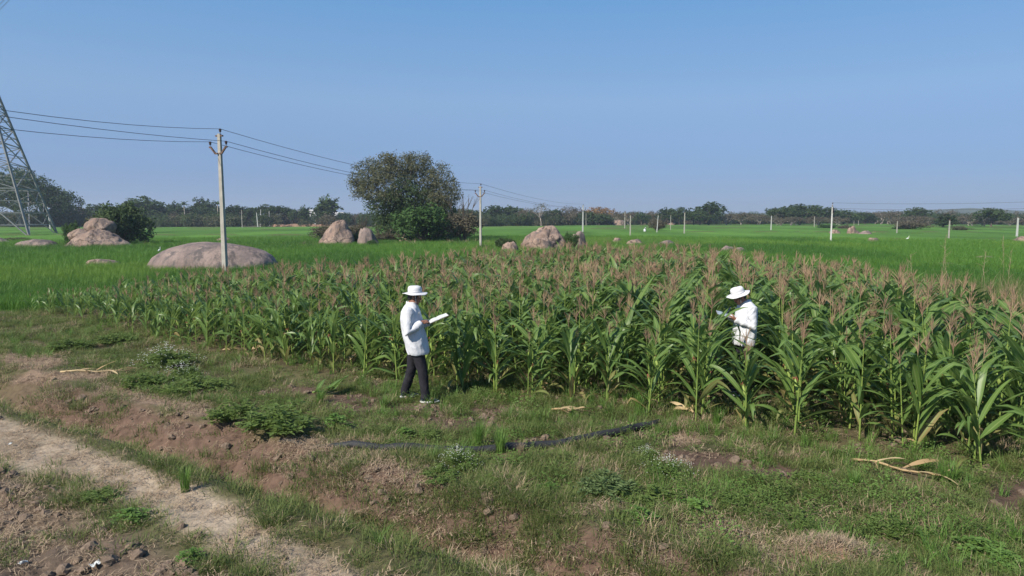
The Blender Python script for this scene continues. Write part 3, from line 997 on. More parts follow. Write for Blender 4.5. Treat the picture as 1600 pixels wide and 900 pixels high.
def rock(x0, x1, yt, yb, label, seed, depth=None, dome=True, lump=.16, sharp=0.0, m='rock', dr=.8, group=None, zb=None, sub=4, name='boulder', cat='boulder', rz=0.0, cone=0.0, shear=0.0):
    xc = (x0 + x1) / 2
    if depth is None: depth = gp(xc, yb)[1]
    w_ = (x1 - x0) / FPX * depth
    dep = w_ * dr
    yc = depth + dep * .38
    x_, zt = xz_at(xc, yt, yc)
    if zb is None:
        z0 = gz1(x_, yc) - .05
    else:
        z0 = xz_at(xc, zb, depth)[1]
    h = max(.1, zt - z0)
    me = rock_mesh(w_ * yc / depth, dep, h, seed, lump, dome, sub, sharp, cone, shear)
    o = link(name, me, M[m])
    o.location = (x_, yc, z0); o.rotation_euler = (0, 0, rz)
    return tag(o, label, cat, group)

G_ = 'boulders lying in the paddy field'
rock(231, 430, 378, 425, 'large smooth domed pinkish grey boulder behind the concrete pole', 3, None, True, .05, 0, 'rock_grey', .75, G_, sub=5)
rock(93, 203, 357, 389, 'broad sloping base boulder of the rock pile by the lattice tower', 5, None, True, .13, .12, 'rock', .7, G_, cone=.45, shear=.05, sub=5)
rock(107, 148, 357, 376, 'flat slab boulder leaning on the left shoulder of the rock pile', 8, 64.5, False, .12, .25, 'rock', .8, G_, zb=376)
rock(133, 180, 340, 371, 'rounded boulder balanced on top of the rock pile', 11, 65, False, .10, .12, 'rock', .85, G_, zb=370)
rock(174, 200, 359, 382, 'dark grey boulder behind the right side of the rock pile', 13, 68, False, .14, .2, 'rock_grey', .9, G_)
rock(26, 90, 374, 389, 'low flat pale boulder in front of the lattice tower', 17, None, True, .12, 0, 'rock_grey', .7, G_)
rock(-40, 16, 371, 383, 'low grey boulder cut by the left edge of the photo', 19, None, True, .12, 0, 'rock_grey', .7, G_)
rock(132, 190, 404, 418, 'low flat boulder alone in the paddy, below the rock pile', 21, None, True, .12, 0, 'rock', .7, G_)
rock(336, 364, 371, 380, 'small brown boulder just above the large domed boulder', 23, None, True, .14, 0, 'rock', .7, G_)
rock(496, 556, 346, 385, 'steep pointed orange pink boulder left of the big tree', 27, None, True, .12, .22, 'rock', .9, G_, cone=.18, shear=.22)
rock(556, 593, 356, 386, 'grey pink boulder right of the pointed boulder, split from it by a shrub', 29, None, True, .14, .2, 'rock_grey', .9, G_, cone=.12, shear=-.15)
rock(620, 652, 363, 381, 'small pyramid shaped boulder under the big tree', 31, None, True, .14, .25, 'rock', .9, G_, cone=.6)
rock(814, 890, 354, 392, 'big rounded pink boulder behind the middle of the maize', 37, None, True, .13, .12, 'rock', .8, G_, sub=5)
rock(828, 868, 370, 394, 'cracked brown boulder leaning against the front of the big pink boulder', 39, 58, True, .18, .25, 'rock', .7, G_)
rock(782, 812, 377, 396, 'low reddish boulder left of the big pink boulder', 41, None, True, .15, .1, 'rock', .8, G_)
rock(890, 918, 361, 390, 'upright grey pink boulder beside the white pole', 43, None, True, .14, .2, 'rock_grey', .9, G_)
rock(957, 973, 371, 382, 'small square brown boulder right of the white pole', 47, None, True, .14, .2, 'rock', .9, G_)
rock(976, 1007, 373, 385, 'pink boulder with a rounded top behind the maize tassels', 49, None, True, .15, .15, 'rock', .8, G_)
rock(1026, 1058, 376, 386, 'long low pale boulder behind the maize tassels', 51, None, True, .13, 0, 'rock_grey', .7, G_)
rock(1124, 1150, 384, 396, 'small pale boulder showing above the tassels, left one of a pair', 53, None, True, .14, 0, 'rock_grey', .7, G_)
rock(1147, 1165, 386, 396, 'small pale boulder showing above the tassels, right one of a pair', 55, None, True, .14, 0, 'rock_grey', .7, G_)
rock(1296, 1316, 359, 368, 'red brown boulder right behind the tall white pole', 57, None, True, .15, .2, 'rock', .8, G_)
rock(1322, 1342, 355, 368, 'stacked looking red brown boulder at the far paddy edge', 59, None, True, .18, .25, 'rock', .8, G_)
rock(1340, 1364, 361, 369, 'flat grey boulder right of the stacked looking far boulder', 61, None, True, .14, .1, 'rock_grey', .8, G_)
rock(1354, 1374, 371, 381, 'lone layered red boulder in the open right paddy', 63, None, True, .18, .25, 'rock', .8, G_)
rock(1377, 1391, 367, 370, 'thin pale rock slab near the thin far pole on the right', 65, None, True, .14, 0, 'rock_grey', .7, G_)
rock(1519, 1557, 399, 408, 'flat oval boulder in the right paddy', 67, None, True, .12, 0, 'rock', .7, G_)
rock(1458, 1499, 410, 417, 'thin white grey rock slab barely above the right paddy', 69, None, True, .14, 0, 'rock_grey', .6, G_)
rock(1582, 1625, 368, 382, 'pinkish boulder at the right edge below the white pole', 71, None, True, .14, .15, 'rock', .8, G_)
rock(957, 978, 343, 353, 'far pinkish rock at the foot of the treeline', 73, 235, True, .15, .2, 'rock', .8, G_, sub=3)
rock(1043, 1057, 345, 352, 'far small pinkish rock at the foot of the treeline', 75, 238, True, .15, .2, 'rock', .8, G_, sub=3)
rock(298, 325, 337, 349, 'far bare earth mound at the foot of the left treeline', 77, 245, True, .15, .0, 'earth', .8, None, sub=3, name='earth_mound', cat='earth mound')

# ------------------------------------------------------------------ overhead line poles
M['concrete'] = mat('concrete', (.33, .31, .27), .85, .18, 3, .3, 30)
M['white_pole'] = mat('white_pole', (.45, .45, .43), .8, .12, 3)
M['rust'] = mat('rust', (.12, .07, .05), .8, .3, 20)
M['ceramic'] = mat('ceramic', (.06, .035, .03), .3, .2, 5)
M['wire'] = mat('wire', (.07, .07, .075), .6, .1, 5, metal=.3)
M['steel'] = mat('steel', (.19, .195, .195), .6, .15, 4, metal=.2)

def ins_mesh():
    mb = MB()
    mb.lathe([(.012, -.08), (.012, 0), (.045, .0), (.055, .03), (.04, .05), (.06, .075), (.065, .12), (.05, .15), (.02, .17)], 10)
    return mb.mesh('insulator', [M['ceramic']])
INS = ins_mesh()

def pole(px, yt, yb, label, cat='utility pole', arm=True, m='concrete', lean=0.0, y=None, wd=None, group=None, rz=0.0, ht=None):
    if y is None: y = gp(px, yb)[1]
    x = xz_at(px, yb, y)[0]
    if ht is None:
        zt = xz_at(px, yt, y)[1]
    else: zt = ht
    zg = gz1(x, y)
    H = zt - zg
    t = thing('utility_pole', label, cat, (x, y, zg), rz, group)
    t.rotation_euler = (0, lean, rz)
    k = wd or .22
    if y > 60: k *= .62 if y > 100 else .8
    mb = MB()
    mb.box((0, 0, H / 2 - .3), (k * 1.15, k * .9, H + .6), None, 0, .62)
    mb.obj('post', M[m], t, False)
    ends = []
    if arm:
        a = MB()
        zj = H - .95
        for s in (-1, 1):
            a.bar((s * .05, -k * .5, zj), (s * .18, -k * .5, zj), .075)
            a.bar((s * .17, -k * .5, zj - .01), (s * .44, -k * .5, zj + .30), .075)
            a.bar((s * .41, -k * .5, zj + .30), (s * .52, -k * .5, zj + .31), .08)
        a.obj('crossarm', M['rust'], t, False)
        c = MB(); c.box((0, 0, H - .10), (.40, .10, .07)); c.obj('top_clamp', M['rust'], t, False)
        for p in ((-.47, -k * .5, zj + .42), (0.06, 0, H + .08), (.47, -k * .5, zj + .42)):
            i = link('insulator', INS, None, t); i.location = p
            ends.append(Vector(p) + Vector((0, 0, .15)))
    else:
        b = MB(); b.box((0, 0, H + .02), (.14, .14, .10)); b.obj('cap', M['rust'], t, False)
    mw = Matrix.Translation(t.location) @ t.rotation_euler.to_matrix().to_4x4()
    return [mw @ e for e in ends]

P1 = pole(352, 209, 428, 'grey concrete pole with rusty V crossarm in front of the domed boulder', wd=.21, rz=R(-18), y=33.6)
P2 = pole(751, 291, 388, 'grey concrete pole with V crossarm right of the big tree', wd=.24, rz=R(-22))
P3 = pole(910.5, 321, 365, 'white pole with V crossarm behind the upright boulder', m='white_pole', wd=.34, rz=R(10))
P0 = pole(-1700, 0, 640, 'grey concrete pole outside the frame on the left carrying the three wires', wd=.24, rz=R(-20), y=13.0, ht=7.4)
# move the unseen pole onto the line through the two nearest poles
pole(915.5, 333, 354, 'thin plain pole just right of the white crossarm pole', arm=False, wd=.22)
pole(976, 331, 360, 'thin pole with a small crossarm, leftmost of the poles in the middle paddy', wd=.28)
pole(984.5, 336, 371, 'thin plain brownish pole in the middle paddy, nearest to the pink boulder', arm=False, wd=.2)
pole(1026, 336, 366, 'slightly leaning plain white pole beside the dark far bush', arm=False, m='white_pole', lean=.06, wd=.2)
pole(1047.5, 336, 362, 'thin plain pole right of the dark far bush', arm=False, wd=.18)
pole(1069, 332, 368, 'plain grey pole at the right end of the middle pole group', arm=False, wd=.28)
pole(871, 326, 340, 'thin grey pole inside the treeline above the big pink boulder', arm=True, y=250, wd=.3)
pole(1204.5, 337, 362, 'plain white pole left of the broad far trees', arm=False, m='white_pole', wd=.26)
pole(1272, 338, 357, 'thin grey pole in front of the broad far trees', arm=False, wd=.25)
PR = pole(1298, 320, 380, 'tall white pole with small crossarm in the right paddy', m='white_pole', wd=.26, rz=R(60))
pole(1334, 345, 354, 'tiny thin pole under the far brown trees, left of two', arm=False, wd=.2)
pole(1341, 344, 355, 'tiny thin pole under the far brown trees, right of two', arm=False, wd=.2)
pole(1401, 345, 367, 'thin pale pole beside the bright green far bush', arm=False, wd=.24)
pole(1482, 344, 376, 'thin pale pole in the right paddy below the slim dark tree', arm=False, wd=.2)
pole(1588.5, 340, 373, 'white pole behind the boulder at the right edge', arm=False, m='white_pole', wd=.26)
pole(79, 323, 361, 'white leaning pole just right of the lattice tower', arm=False, m='white_pole', lean=-.05, wd=.3)
pole(378.5, 328, 357, 'thin grey pole right of the nearest concrete pole', arm=True, wd=.24)
pole(403, 332, 355, 'white leaning pole at the left treeline, lower of two', arm=False, m='white_pole', lean=-.06, wd=.35)
pole(406.5, 327, 347, 'white leaning pole at the left treeline, upper of two', arm=False, m='white_pole', lean=.06, y=228, wd=.32)
pole(421, 330, 346, 'thin white pole at the left treeline beside the dark trees', arm=False, m='white_pole', y=228, wd=.3)
PX = pole(1960, 300, 400, 'white pole outside the frame on the right carrying the far wires', m='white_pole', wd=.26, rz=R(60))

def wire(pts, sag, label, group, r=.012, n=14):
    mb = MB(); P = []
    for a, b, sg in zip(pts[:-1], pts[1:], sag):
        for i in range(n + 1):
            t = i / n
            if i == 0 and P: continue
            q = a.lerp(b, t); q.z -= sg * 4 * t * (1 - t); P.append(q)
    mb.tube(P, r, 4)
    return tag(mb.obj('power_line', M['wire']), label, 'wire', group)
# P0 has to sit on the straight line through pole 2 and pole 1
p0o = [o for o in bpy.data.objects if o.get('label', '').startswith('grey concrete pole outside')][0]
d12 = Vector((P1[1].x - P2[1].x, P1[1].y - P2[1].y, 0))
np0 = Vector((P1[1].x, P1[1].y, 0)) + d12 * .72
sh = Vector((np0.x - p0o.location.x, np0.y - p0o.location.y, 0))
p0o.location += sh
P0 = [e + sh for e in P0]
for i, nm in enumerate(('lower left', 'topmost', 'lower right')):
    wire([P0[i], P1[i], P2[i], P3[i]], [(.75, .80, .45)[i], .55, .5], 'thin %s wire of the three strung between the concrete poles' % nm, 'wires strung on the concrete poles', .013)
for i, nm in ((0, 'lower'), (1, 'upper')):
    wire([PR[i], PX[i]], [.5], 'faint %s wire running right from the tall white pole' % nm, 'faint wires on the right', .014)

# ------------------------------------------------------------------ lattice tower
def lattice_tower():
    y = 103.0; x = xz_at(-18, 370, y)[0]
    t = thing('lattice_tower', 'tall grey steel lattice power tower cut by the left edge', 'pylon', (x, y, 0), R(20))
    hb, za = 7.2, 29.5
    def cor(k, z):
        s = hb * max(0, 1 - z / za) if z < 24 else hb * (1 - 24 / za) * (1 - (z - 24) * .02)
        sx, sy = ((1, 1), (-1, 1), (-1, -1), (1, -1))[k % 4]
        return Vector((sx * s, sy * s, z))
    lv = [0, 1.8, 3.6, 7.1, 10.6, 13.6, 16.2, 18.6, 20.6, 22.4, 24]
    def beam(nm, a, b, w_):
        mb = MB(); mb.bar(a, b, w_); mb.obj(nm, M['steel'], t, False)
    for k in range(4):
        beam('leg', cor(k, -.3), cor(k, 24), .26)
    for k in range(4):
        mid = lambda z: (cor(k, z) + cor(k + 1, z)) / 2
        for z in (1.8, 3.6):
            beam('horizontal_beam', cor(k, z), cor(k + 1, z), .11)
        beam('horizontal_beam', cor(k, 7.1), cor(k + 1, 7.1), .17)
        # K bracing of the foot panel: from the middle of the first belt to the feet, with struts
        for kk in (k, k + 1):
            beam('brace', mid(7.1), cor(kk, 0), .15)
            for z in (1.8, 3.6, 5.3):
                f = z / 7.1
                c = cor(kk, 0).lerp(mid(7.1), f)
                beam('strut', cor(kk, z), c, .09)
            for z0, z1 in ((3.6, 1.8), (5.3, 3.6), (7.1, 5.3)):
                beam('strut', cor(kk, z0), cor(kk, 0).lerp(mid(7.1), z1 / 7.1), .09)
        for a, b in zip(lv[3:-1], lv[4:]):
            beam('brace', cor(k, a), cor(k + 1, b), .13)
            beam('brace', cor(k + 1, a), cor(k, b), .11)
            beam('horizontal_beam', cor(k, a), cor(k + 1, a), .10)
            beam('strut', mid((a + b) / 2), cor(k, (a + b) / 2), .09); beam('strut', mid((a + b) / 2), cor(k + 1, (a + b) / 2), .09)
    # the head above the frame, one part
    mb = MB()
    for k in range(4):
        for a, b in ((24, 27), (27, 30), (30, 33), (33, 36), (36, 39), (39, 42), (42, 45), (45, 48)):
            mb.bar(cor(k, a), cor(k, b), .2); mb.bar(cor(k, a), cor(k + 1, b), .1)
    for z in (36.5, 41.0, 45.5):
        for s in (-1, 1):
            for q in (-1, 1):
                mb.bar((s * 1.2, q * 1.1, z), (s * 6, 0, z + .2), .14); mb.bar((s * 1.2, q * 1.1, z + 1.8), (s * 6, 0, z + .3), .12)
    mb.obj('tower_head', M['steel'], t, False)
    tag(t.children[-1], kind='stuff')
lattice_tower()
for i, (q0, nm) in enumerate(((0.0, 'upper'), (-.62, 'lower'))):
    mb = MB()
    a = Vector((-78.5 + q0, 105.5 + q0 * .3, 31.7 - .1 * i)); dv = Vector((3.40, -3.0, .27))
    pts = [a + dv * k + Vector((0, 0, .0006 * k * k)) for k in range(0, 46)]
    mb.tube(pts, .03, 4)
    tag(mb.obj('power_line', M['wire']), 'thick %s conductor crossing the top left corner of the sky' % nm, 'wire', 'tower conductors')

# ------------------------------------------------------------------ trees
def crown_np(seed, lobes, ncl, per, sig, lw, ll, shell=.62, up=.3):
    g = np.random.default_rng(seed)
    lb = np.array(lobes, float)
    wgt = (lb[:, 3] * lb[:, 4] * lb[:, 5]) ** .67; wgt /= wgt.sum()
    li = g.choice(len(lb), ncl, p=wgt)
    d = g.normal(size=(ncl, 3)); d /= np.linalg.norm(d, axis=1)[:, None]
    r = shell + (1.04 - shell) * g.random(ncl) ** .7
    r[g.random(ncl) < .12] *= 1.12
    c = lb[li, :3] + d * lb[li, 3:] * r[:, None]
    n = ncl * per
    ci = np.repeat(np.arange(ncl), per)
    pos = c[ci] + g.normal(size=(n, 3)) * sig
    nrm = d[ci] * .6 + g.normal(size=(n, 3)) * .7 + np.array([0, 0, up])
    nrm /= np.linalg.norm(nrm, axis=1)[:, None]
    t = np.cross(nrm, g.normal(size=(n, 3))); t /= np.linalg.norm(t, axis=1)[:, None]
    b = np.cross(nrm, t)
    L = ll * g.uniform(.6, 1.3, n)[:, None]; W = lw * g.uniform(.7, 1.3, n)[:, None]
    V = np.stack([pos - t * L / 2, pos - b * W / 2 + t * L * .05, pos + t * L / 2, pos + b * W / 2 + t * L * .05], 1).reshape(-1, 3)
    F = np.arange(n * 4).reshape(-1, 4)
    rc = g.random(ncl)
    rnd = np.clip(rc[ci] * .55 + g.random(n) * .2, 0, .8)
    return V, F, np.repeat(rnd, 4), c

def crown_mesh(name, seed, lobes, ncl, per, sig, lw, ll, m, shell=.62, up=.3):
    if name == 'crown' and ll < .06: lw, ll = lw * 1.75, ll * 1.45
    V, F, rn, c = crown_np(seed, lobes, ncl, per, sig, lw, ll, shell, up)
    return np_mesh(name, V, F, [m], None, {'rnd': rn}), c

def trunk_mesh(seed, lobes, th, r0, m, twigs=None, stems=1, spread=.0):
    rg = random.Random(seed); mb = MB()
    for s in range(stems):
        bx = Vector((rg.uniform(-spread, spread), rg.uniform(-spread, spread), 0))
        top = bx * 1.6 + Vector((rg.gauss(0, .03), rg.gauss(0, .03), th))
        mb.tube([bx + Vector((0, 0, -.05)), bx.lerp(top, .1), bx.lerp(top, .5) + Vector((rg.gauss(0, .02), rg.gauss(0, .02), 0)), top], [r0 * 1.5, r0, r0 * .85, r0 * .7], 7)
        for l in lobes[s::stems]:
            e = Vector(l[:3]); mdl = top.lerp(e, .5) + Vector((0, 0, .12 * (e - top).length))
            mb.tube([top, mdl, e], [r0 * .55, r0 * .32, r0 * .12], 5, 0, 0, False)
            for k in range(4):
                q = e + rand_dir(-.3, 1) * max(l[3], l[5]) * .85
                mb.tube([mdl.lerp(e, .5), e.lerp(q, .5) + Vector((0, 0, .01)), q], [r0 * .16, r0 * .1, r0 * .04], 3, 0, 0, False)
    if twigs is not None:
        for q in twigs:
            q = Vector(q); l = min(lobes, key=lambda a: (Vector(a[:3]) - q).length)
            mb.tube([Vector(l[:3]), q], [r0 * .08, r0 * .03], 3, 0, 0, False)
    return mb.mesh('trunk', [m])

M['bark'] = mat('bark', (.10, .08, .06), .9, .25, 6)
M['bark_pale'] = mat('bark_pale', (.30, .26, .22), .9, .2, 6)
M['tree_dark'] = leafmat('tree_dark', (.03, .052, .018), (.055, .088, .03), .15, .7, spec=.15)
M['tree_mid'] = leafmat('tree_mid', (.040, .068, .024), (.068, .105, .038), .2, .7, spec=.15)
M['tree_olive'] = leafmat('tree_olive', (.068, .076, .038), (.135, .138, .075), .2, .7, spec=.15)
M['tree_brown'] = leafmat('tree_brown', (.078, .070, .046), (.135, .118, .08), .15, .8, spec=.1)
M['tree_orange'] = leafmat('tree_orange', (.17, .10, .045), (.26, .165, .08), .15, .8, spec=.1)
M['bush_green'] = leafmat('bush_green', (.035, .075, .018), (.065, .125, .032), .2, .65, spec=.2)

def dome_lobes(seed, n, w, z0, z1, r, flat=1.0):
    rg = random.Random(seed); L = []
    for i in range(n):
        a = 2 * PI * i / n * 1.618 * 2 + rg.uniform(-.4, .4); q = math.sqrt((i + .3) / n)
        zz = z0 + (z1 - z0) * (1 - q * q * .8) * rg.uniform(.75, 1.05)
        k = r * rg.uniform(.75, 1.25)
        L.append((math.cos(a) * q * w, math.sin(a) * q * w, zz, k, k, k * flat))
    return L

class Tree:
    """unit height tree: trunk and crown meshes"""
    def __init__(s, seed, lobes, th, r0, crown_m, bark, ncl=260, per=9, sig=.022, lw=.022, ll=.04, shell=.6, stems=1, spread=0.0):
        me, c = crown_mesh('crown', seed, lobes, ncl, per, sig, lw, ll, M[crown_m], shell)
        zs = np.empty(len(me.vertices) * 3, np.float32); me.vertices.foreach_get('co', zs)
        s.top = float(np.percentile(zs[2::3], 99.5)); xs = zs[0::3]; s.w = float(np.percentile(xs, 99) - np.percentile(xs, 1))
        s.crown = me
        s.trunk = trunk_mesh(seed, lobes, th, r0, M[bark], None, stems, spread)
    def place(s, px, yt, y, wpx, label, group=None, name='tree', cat='tree', rz=None, cm=None):
        x, zt = xz_at(px, yt, y)
        zg = gz1(x, y)
        H = (zt - zg) / s.top; Wd = (wpx / FPX * y) / s.w if wpx else H
        t = thing(name, label, cat, (x, y, zg - .05), random.uniform(0, 6.28) if rz is None else rz, group)
        t.scale = (Wd, Wd, H)
        link('trunk', s.trunk, None, t)
        c = link('crown', s.crown, None, t)
        if cm:
            c.data = s.crown.copy(); c.data.materials[0] = M[cm]
        return t

random.seed(5)
T_round = [Tree(300 + i, dome_lobes(i, 11, .36, .38, .86, .20, .85), .3, .03, 'tree_dark', 'bark', 300, 9) for i in range(3)]
T_mid = [Tree(320 + i, dome_lobes(10 + i, 12, .38, .36, .86, .18, .85), .3, .03, 'tree_mid', 'bark', 280, 9) for i in range(2)]
T_flat = Tree(340, dome_lobes(21, 14, .62, .55, .86, .19, .6), .34, .035, 'tree_dark', 'bark', 420, 10)
T_tall = [Tree(350 + i, [(random.gauss(0, .08), random.gauss(0, .08), z, .16, .16, .15) for z in (.35, .5, .62, .74, .86)] + dome_lobes(30 + i, 5, .16, .45, .8, .13), .35, .025, 'tree_dark', 'bark', 240, 9) for i in range(2)]
T_brown = [Tree(360 + i, dome_lobes(40 + i, 12, .42, .4, .84, .19, .8), .25, .02, 'tree_brown', 'bark_pale', 210, 7, .03, .014, .035, .5, 3, .08) for i in range(3)]
T_orange = Tree(370, dome_lobes(50, 12, .42, .4, .84, .19, .8), .25, .02, 'tree_orange', 'bark_pale', 260, 8, .03, .018, .035, .5, 3, .08)
T_bare = Tree(380, dome_lobes(55, 14, .36, .45, .9, .14, .9), .35, .022, 'tree_olive', 'bark_pale', 110, 5, .025, .012, .03, .5)

def treeline():
    L = 'far treeline left of the big tree'; Rr = 'far treeline right of the big tree'
    # px, top, depth, width px, kind, label or None
    rows = [
        (118, 320, 235, 34, 'brown', 'brown thin leaved far tree right of the white leaning pole by the tower'),
        (150, 319, 240, 52, 'mid', 'wide pale green far tree behind the twiggy bush'),
        (222, 307, 225, 62, 'mid', 'tallest spreading green far tree right of the rock pile'),
        (240, 318, 232, 40, 'mid', 'paler rounded far tree in front of the spreading green one'),
        (268, 316, 245, 26, 'tall', 'slim dark far tree left of the palms'),
        (278, 322, 236, 34, 'round', None), (300, 322, 238, 36, 'round', None),
        (309, 310, 255, 22, 'tall', 'tall slim far tree between the two palms'),
        (321, 314, 250, 26, 'tall', 'slim feathery far tree right of the first palm'),
        (335, 322, 240, 34, 'round', None), (362, 321, 238, 46, 'round', 'dense dark far tree right of the nearest concrete pole'),
        (384, 324, 240, 36, 'round', None), (418, 320, 242, 50, 'flat', 'broad flat topped far tree above the white leaning poles'),
        (440, 322, 245, 40, 'flat', None), (452, 326, 250, 26, 'brown', None), (463, 327, 240, 24, 'mid', None),
        (476, 322, 236, 18, 'tall', 'small dark cypress like far tree left of the white building'),
        (500, 326, 245, 22, 'mid', None),
        (512, 307, 228, 36, 'tallmid', 'tall isolated oval far tree right of the white building'),
        (535, 332, 255, 26, 'mid', None), (556, 334, 260, 30, 'brown', None), (575, 334, 262, 34, 'mid', None),
        (712, 326, 240, 30, 'round', None), (728, 326, 236, 30, 'mid', None), (745, 329, 240, 28, 'round', None),
        (775, 321, 238, 40, 'round', 'dark rounded far tree right of the second concrete pole'),
        (800, 322, 242, 40, 'round', None), (822, 325, 238, 34, 'brown', None),
        (846, 317, 234, 32, 'bare', 'bare pale branched far tree above the big boulder'),
        (866, 327, 240, 34, 'round', None), (893, 322, 246, 40, 'brown', 'leafless grey far tree left of the white crossarm pole'),
        (918, 330, 236, 30, 'mid', None),
        (938, 323, 250, 44, 'orange', 'orange leaved far tree right of the white crossarm pole'),
        (936, 334, 234, 36, 'mid', None), (962, 330, 244, 34, 'brown', None), (985, 330, 246, 34, 'brown', None),
        (1003, 332, 236, 24, 'mid', None), (1020, 329, 248, 30, 'brown', None),
        (1043, 325, 242, 32, 'round', 'dark far tree behind the leaning white pole'),
        (1062, 324, 238, 34, 'round', 'rounded far tree behind the plain grey pole'),
        (1085, 330, 240, 26, 'mid', None),
        (1108, 316, 236, 46, 'dome', 'tall dome shaped dark far tree in the middle of the treeline'),
        (1094, 328, 232, 34, 'mid', None), (1140, 334, 240, 34, 'brown', None), (1160, 331, 246, 38, 'brown', 'thorny brown far tree right of the dome shaped tree'), (1185, 334, 238, 40, 'brown', None),
        (1222, 323, 232, 46, 'flat', 'left one of the broad dark far trees behind the tall white pole'),
        (1250, 319, 236, 50, 'round', 'middle and tallest of the broad dark far trees behind the tall white pole'),
        (1280, 321, 234, 46, 'round', 'right one of the broad dark far trees left of the tall white pole'),
        (1215, 340, 220, 36, 'brown', None), (1240, 338, 222, 40, 'brown', None), (1275, 337, 222, 36, 'brown', None),
        (1318, 328, 240, 46, 'mid', 'olive green far tree right of the tall white pole'),
        (1308, 338, 225, 34, 'brown', None), (1352, 332, 244, 30, 'round', None), (1372, 331, 250, 44, 'brown', None), (1395, 329, 252, 46, 'brown', 'tall grey brown leafless far tree left of the dark crown'),
        (1434, 324, 234, 36, 'round', 'dark crowned far tree rising above grey brown scrub'),
        (1420, 337, 222, 50, 'brown', None), (1445, 337, 220, 40, 'brown', None), (1456, 339, 230, 26, 'mid', None),
        (1474, 334, 176, 22, 'tall', 'slim dark tree behind the thin pale pole in the right paddy'),
        (1489, 340, 180, 18, 'round', 'small dark tree right of the slim dark tree'),
        (1518, 336, 200, 40, 'brown', 'grey brown thin tree left of the big right hand tree'),
        (1552, 325, 185, 48, 'mid', 'big rounded green tree at the right end of the treeline'),
        (1535, 342, 190, 30, 'brown', None), (1580, 340, 205, 34, 'brown', None), (1602, 341, 205, 36, 'brown', None),
        (1625, 335, 215, 40, 'round', None), (-70, 320, 230, 60, 'round', None), (90, 322, 240, 40, 'brown', None),
    ]
    cnt = {}
    for i, (px, yt, y, wpx, kd, lb) in enumerate(sorted(rows)):
        cm = None
        if kd == 'round': T = T_round[i % 3]
        elif kd == 'mid': T = T_mid[i % 2]
        elif kd == 'flat': T = T_flat
        elif kd == 'tall': T = T_tall[i % 2]
        elif kd == 'tallmid': T = T_tall[0]; cm = 'tree_mid'
        elif kd == 'brown': T = T_brown[i % 3]
        elif kd == 'orange': T = T_orange
        elif kd == 'bare': T = T_bare
        else: T = T_round[0]
        side = L if px < 640 else Rr
        word = {'round': 'dark green', 'mid': 'mid green', 'flat': 'flat topped', 'tall': 'slim dark', 'brown': 'grey brown', 'bare': 'bare'}.get(kd, 'green')
        seg = 'left of the big tree' if px < 640 else 'between the big tree and the dome shaped tree' if px < 1108 else 'right of the dome shaped tree'
        cnt[(word, seg)] = cnt.get((word, seg), 0) + (0 if lb else 1)
        T.place(px, yt, y, wpx * 1.12, lb or '%s small %s far tree %s' % (ORD[cnt[(word, seg)]], word, seg), 'trees of the far treeline', cm=cm)
treeline()
# wide crowned tree behind the tower
T_rain = Tree(390, dome_lobes(60, 26, .70, .22, .86, .22, .8), .30, .035, 'tree_dark', 'bark_pale', 2200, 10, .025, .012, .024)
T_rain.place(28, 265, 200, 140, 'huge wide crowned dark tree behind the lattice tower', None, rz=.6)

# palms
def palm_meshes():
    mb = MB()
    mb.tube([(0, 0, -.02), (.02, 0, .4), (.03, .01, .8)], [.022, .015, .012], 6)
    tr = mb.mesh('trunk', [M['bark_pale']])
    fr_ = []
    for i in range(14):
        a = 2 * PI * i / 14 + random.uniform(-.2, .2); e = R(random.uniform(5, 65)); mb = MB(); c = Vector((.03, .01, .8)); L = random.uniform(.2, .27)
        for j in range(6):
            s = j / 5; el = e - s * R(75)
            d = Vector((math.cos(a) * math.cos(el), math.sin(a) * math.cos(el), math.sin(el)))
            n = c + d * L / 5; sd = Vector((-math.sin(a), math.cos(a), 0)) * .035 * (1 - s * .8)
            dr = Vector((0, 0, -.02 * (1 - s)))
            mb.add([c, n, n + sd + dr, c + sd + dr], [(0, 1, 2, 3)], 0, .3); mb.add([c, n, n - sd + dr, c - sd + dr], [(0, 1, 2, 3)], 0, .5)
            c = n
        fr_.append(mb.mesh('frond', [M['tree_mid']], False, True))
    return tr, fr_
PTR, PFR = palm_meshes()
for px, yt, lb in ((288, 311, 'coconut palm in the far left treeline, left one of two'), (340, 310, 'coconut palm in the far left treeline just left of the concrete pole')):
    y = 232; x, zt = xz_at(px, yt, y)
    t = thing('palm_tree', lb, 'palm tree', (x, y, 0), random.uniform(0, 6), 'coconut palms'); t.scale = (zt * 1.1, zt * 1.1, zt)
    link('trunk', PTR, None, t)
    for f in PFR: link('frond', f, None, t)

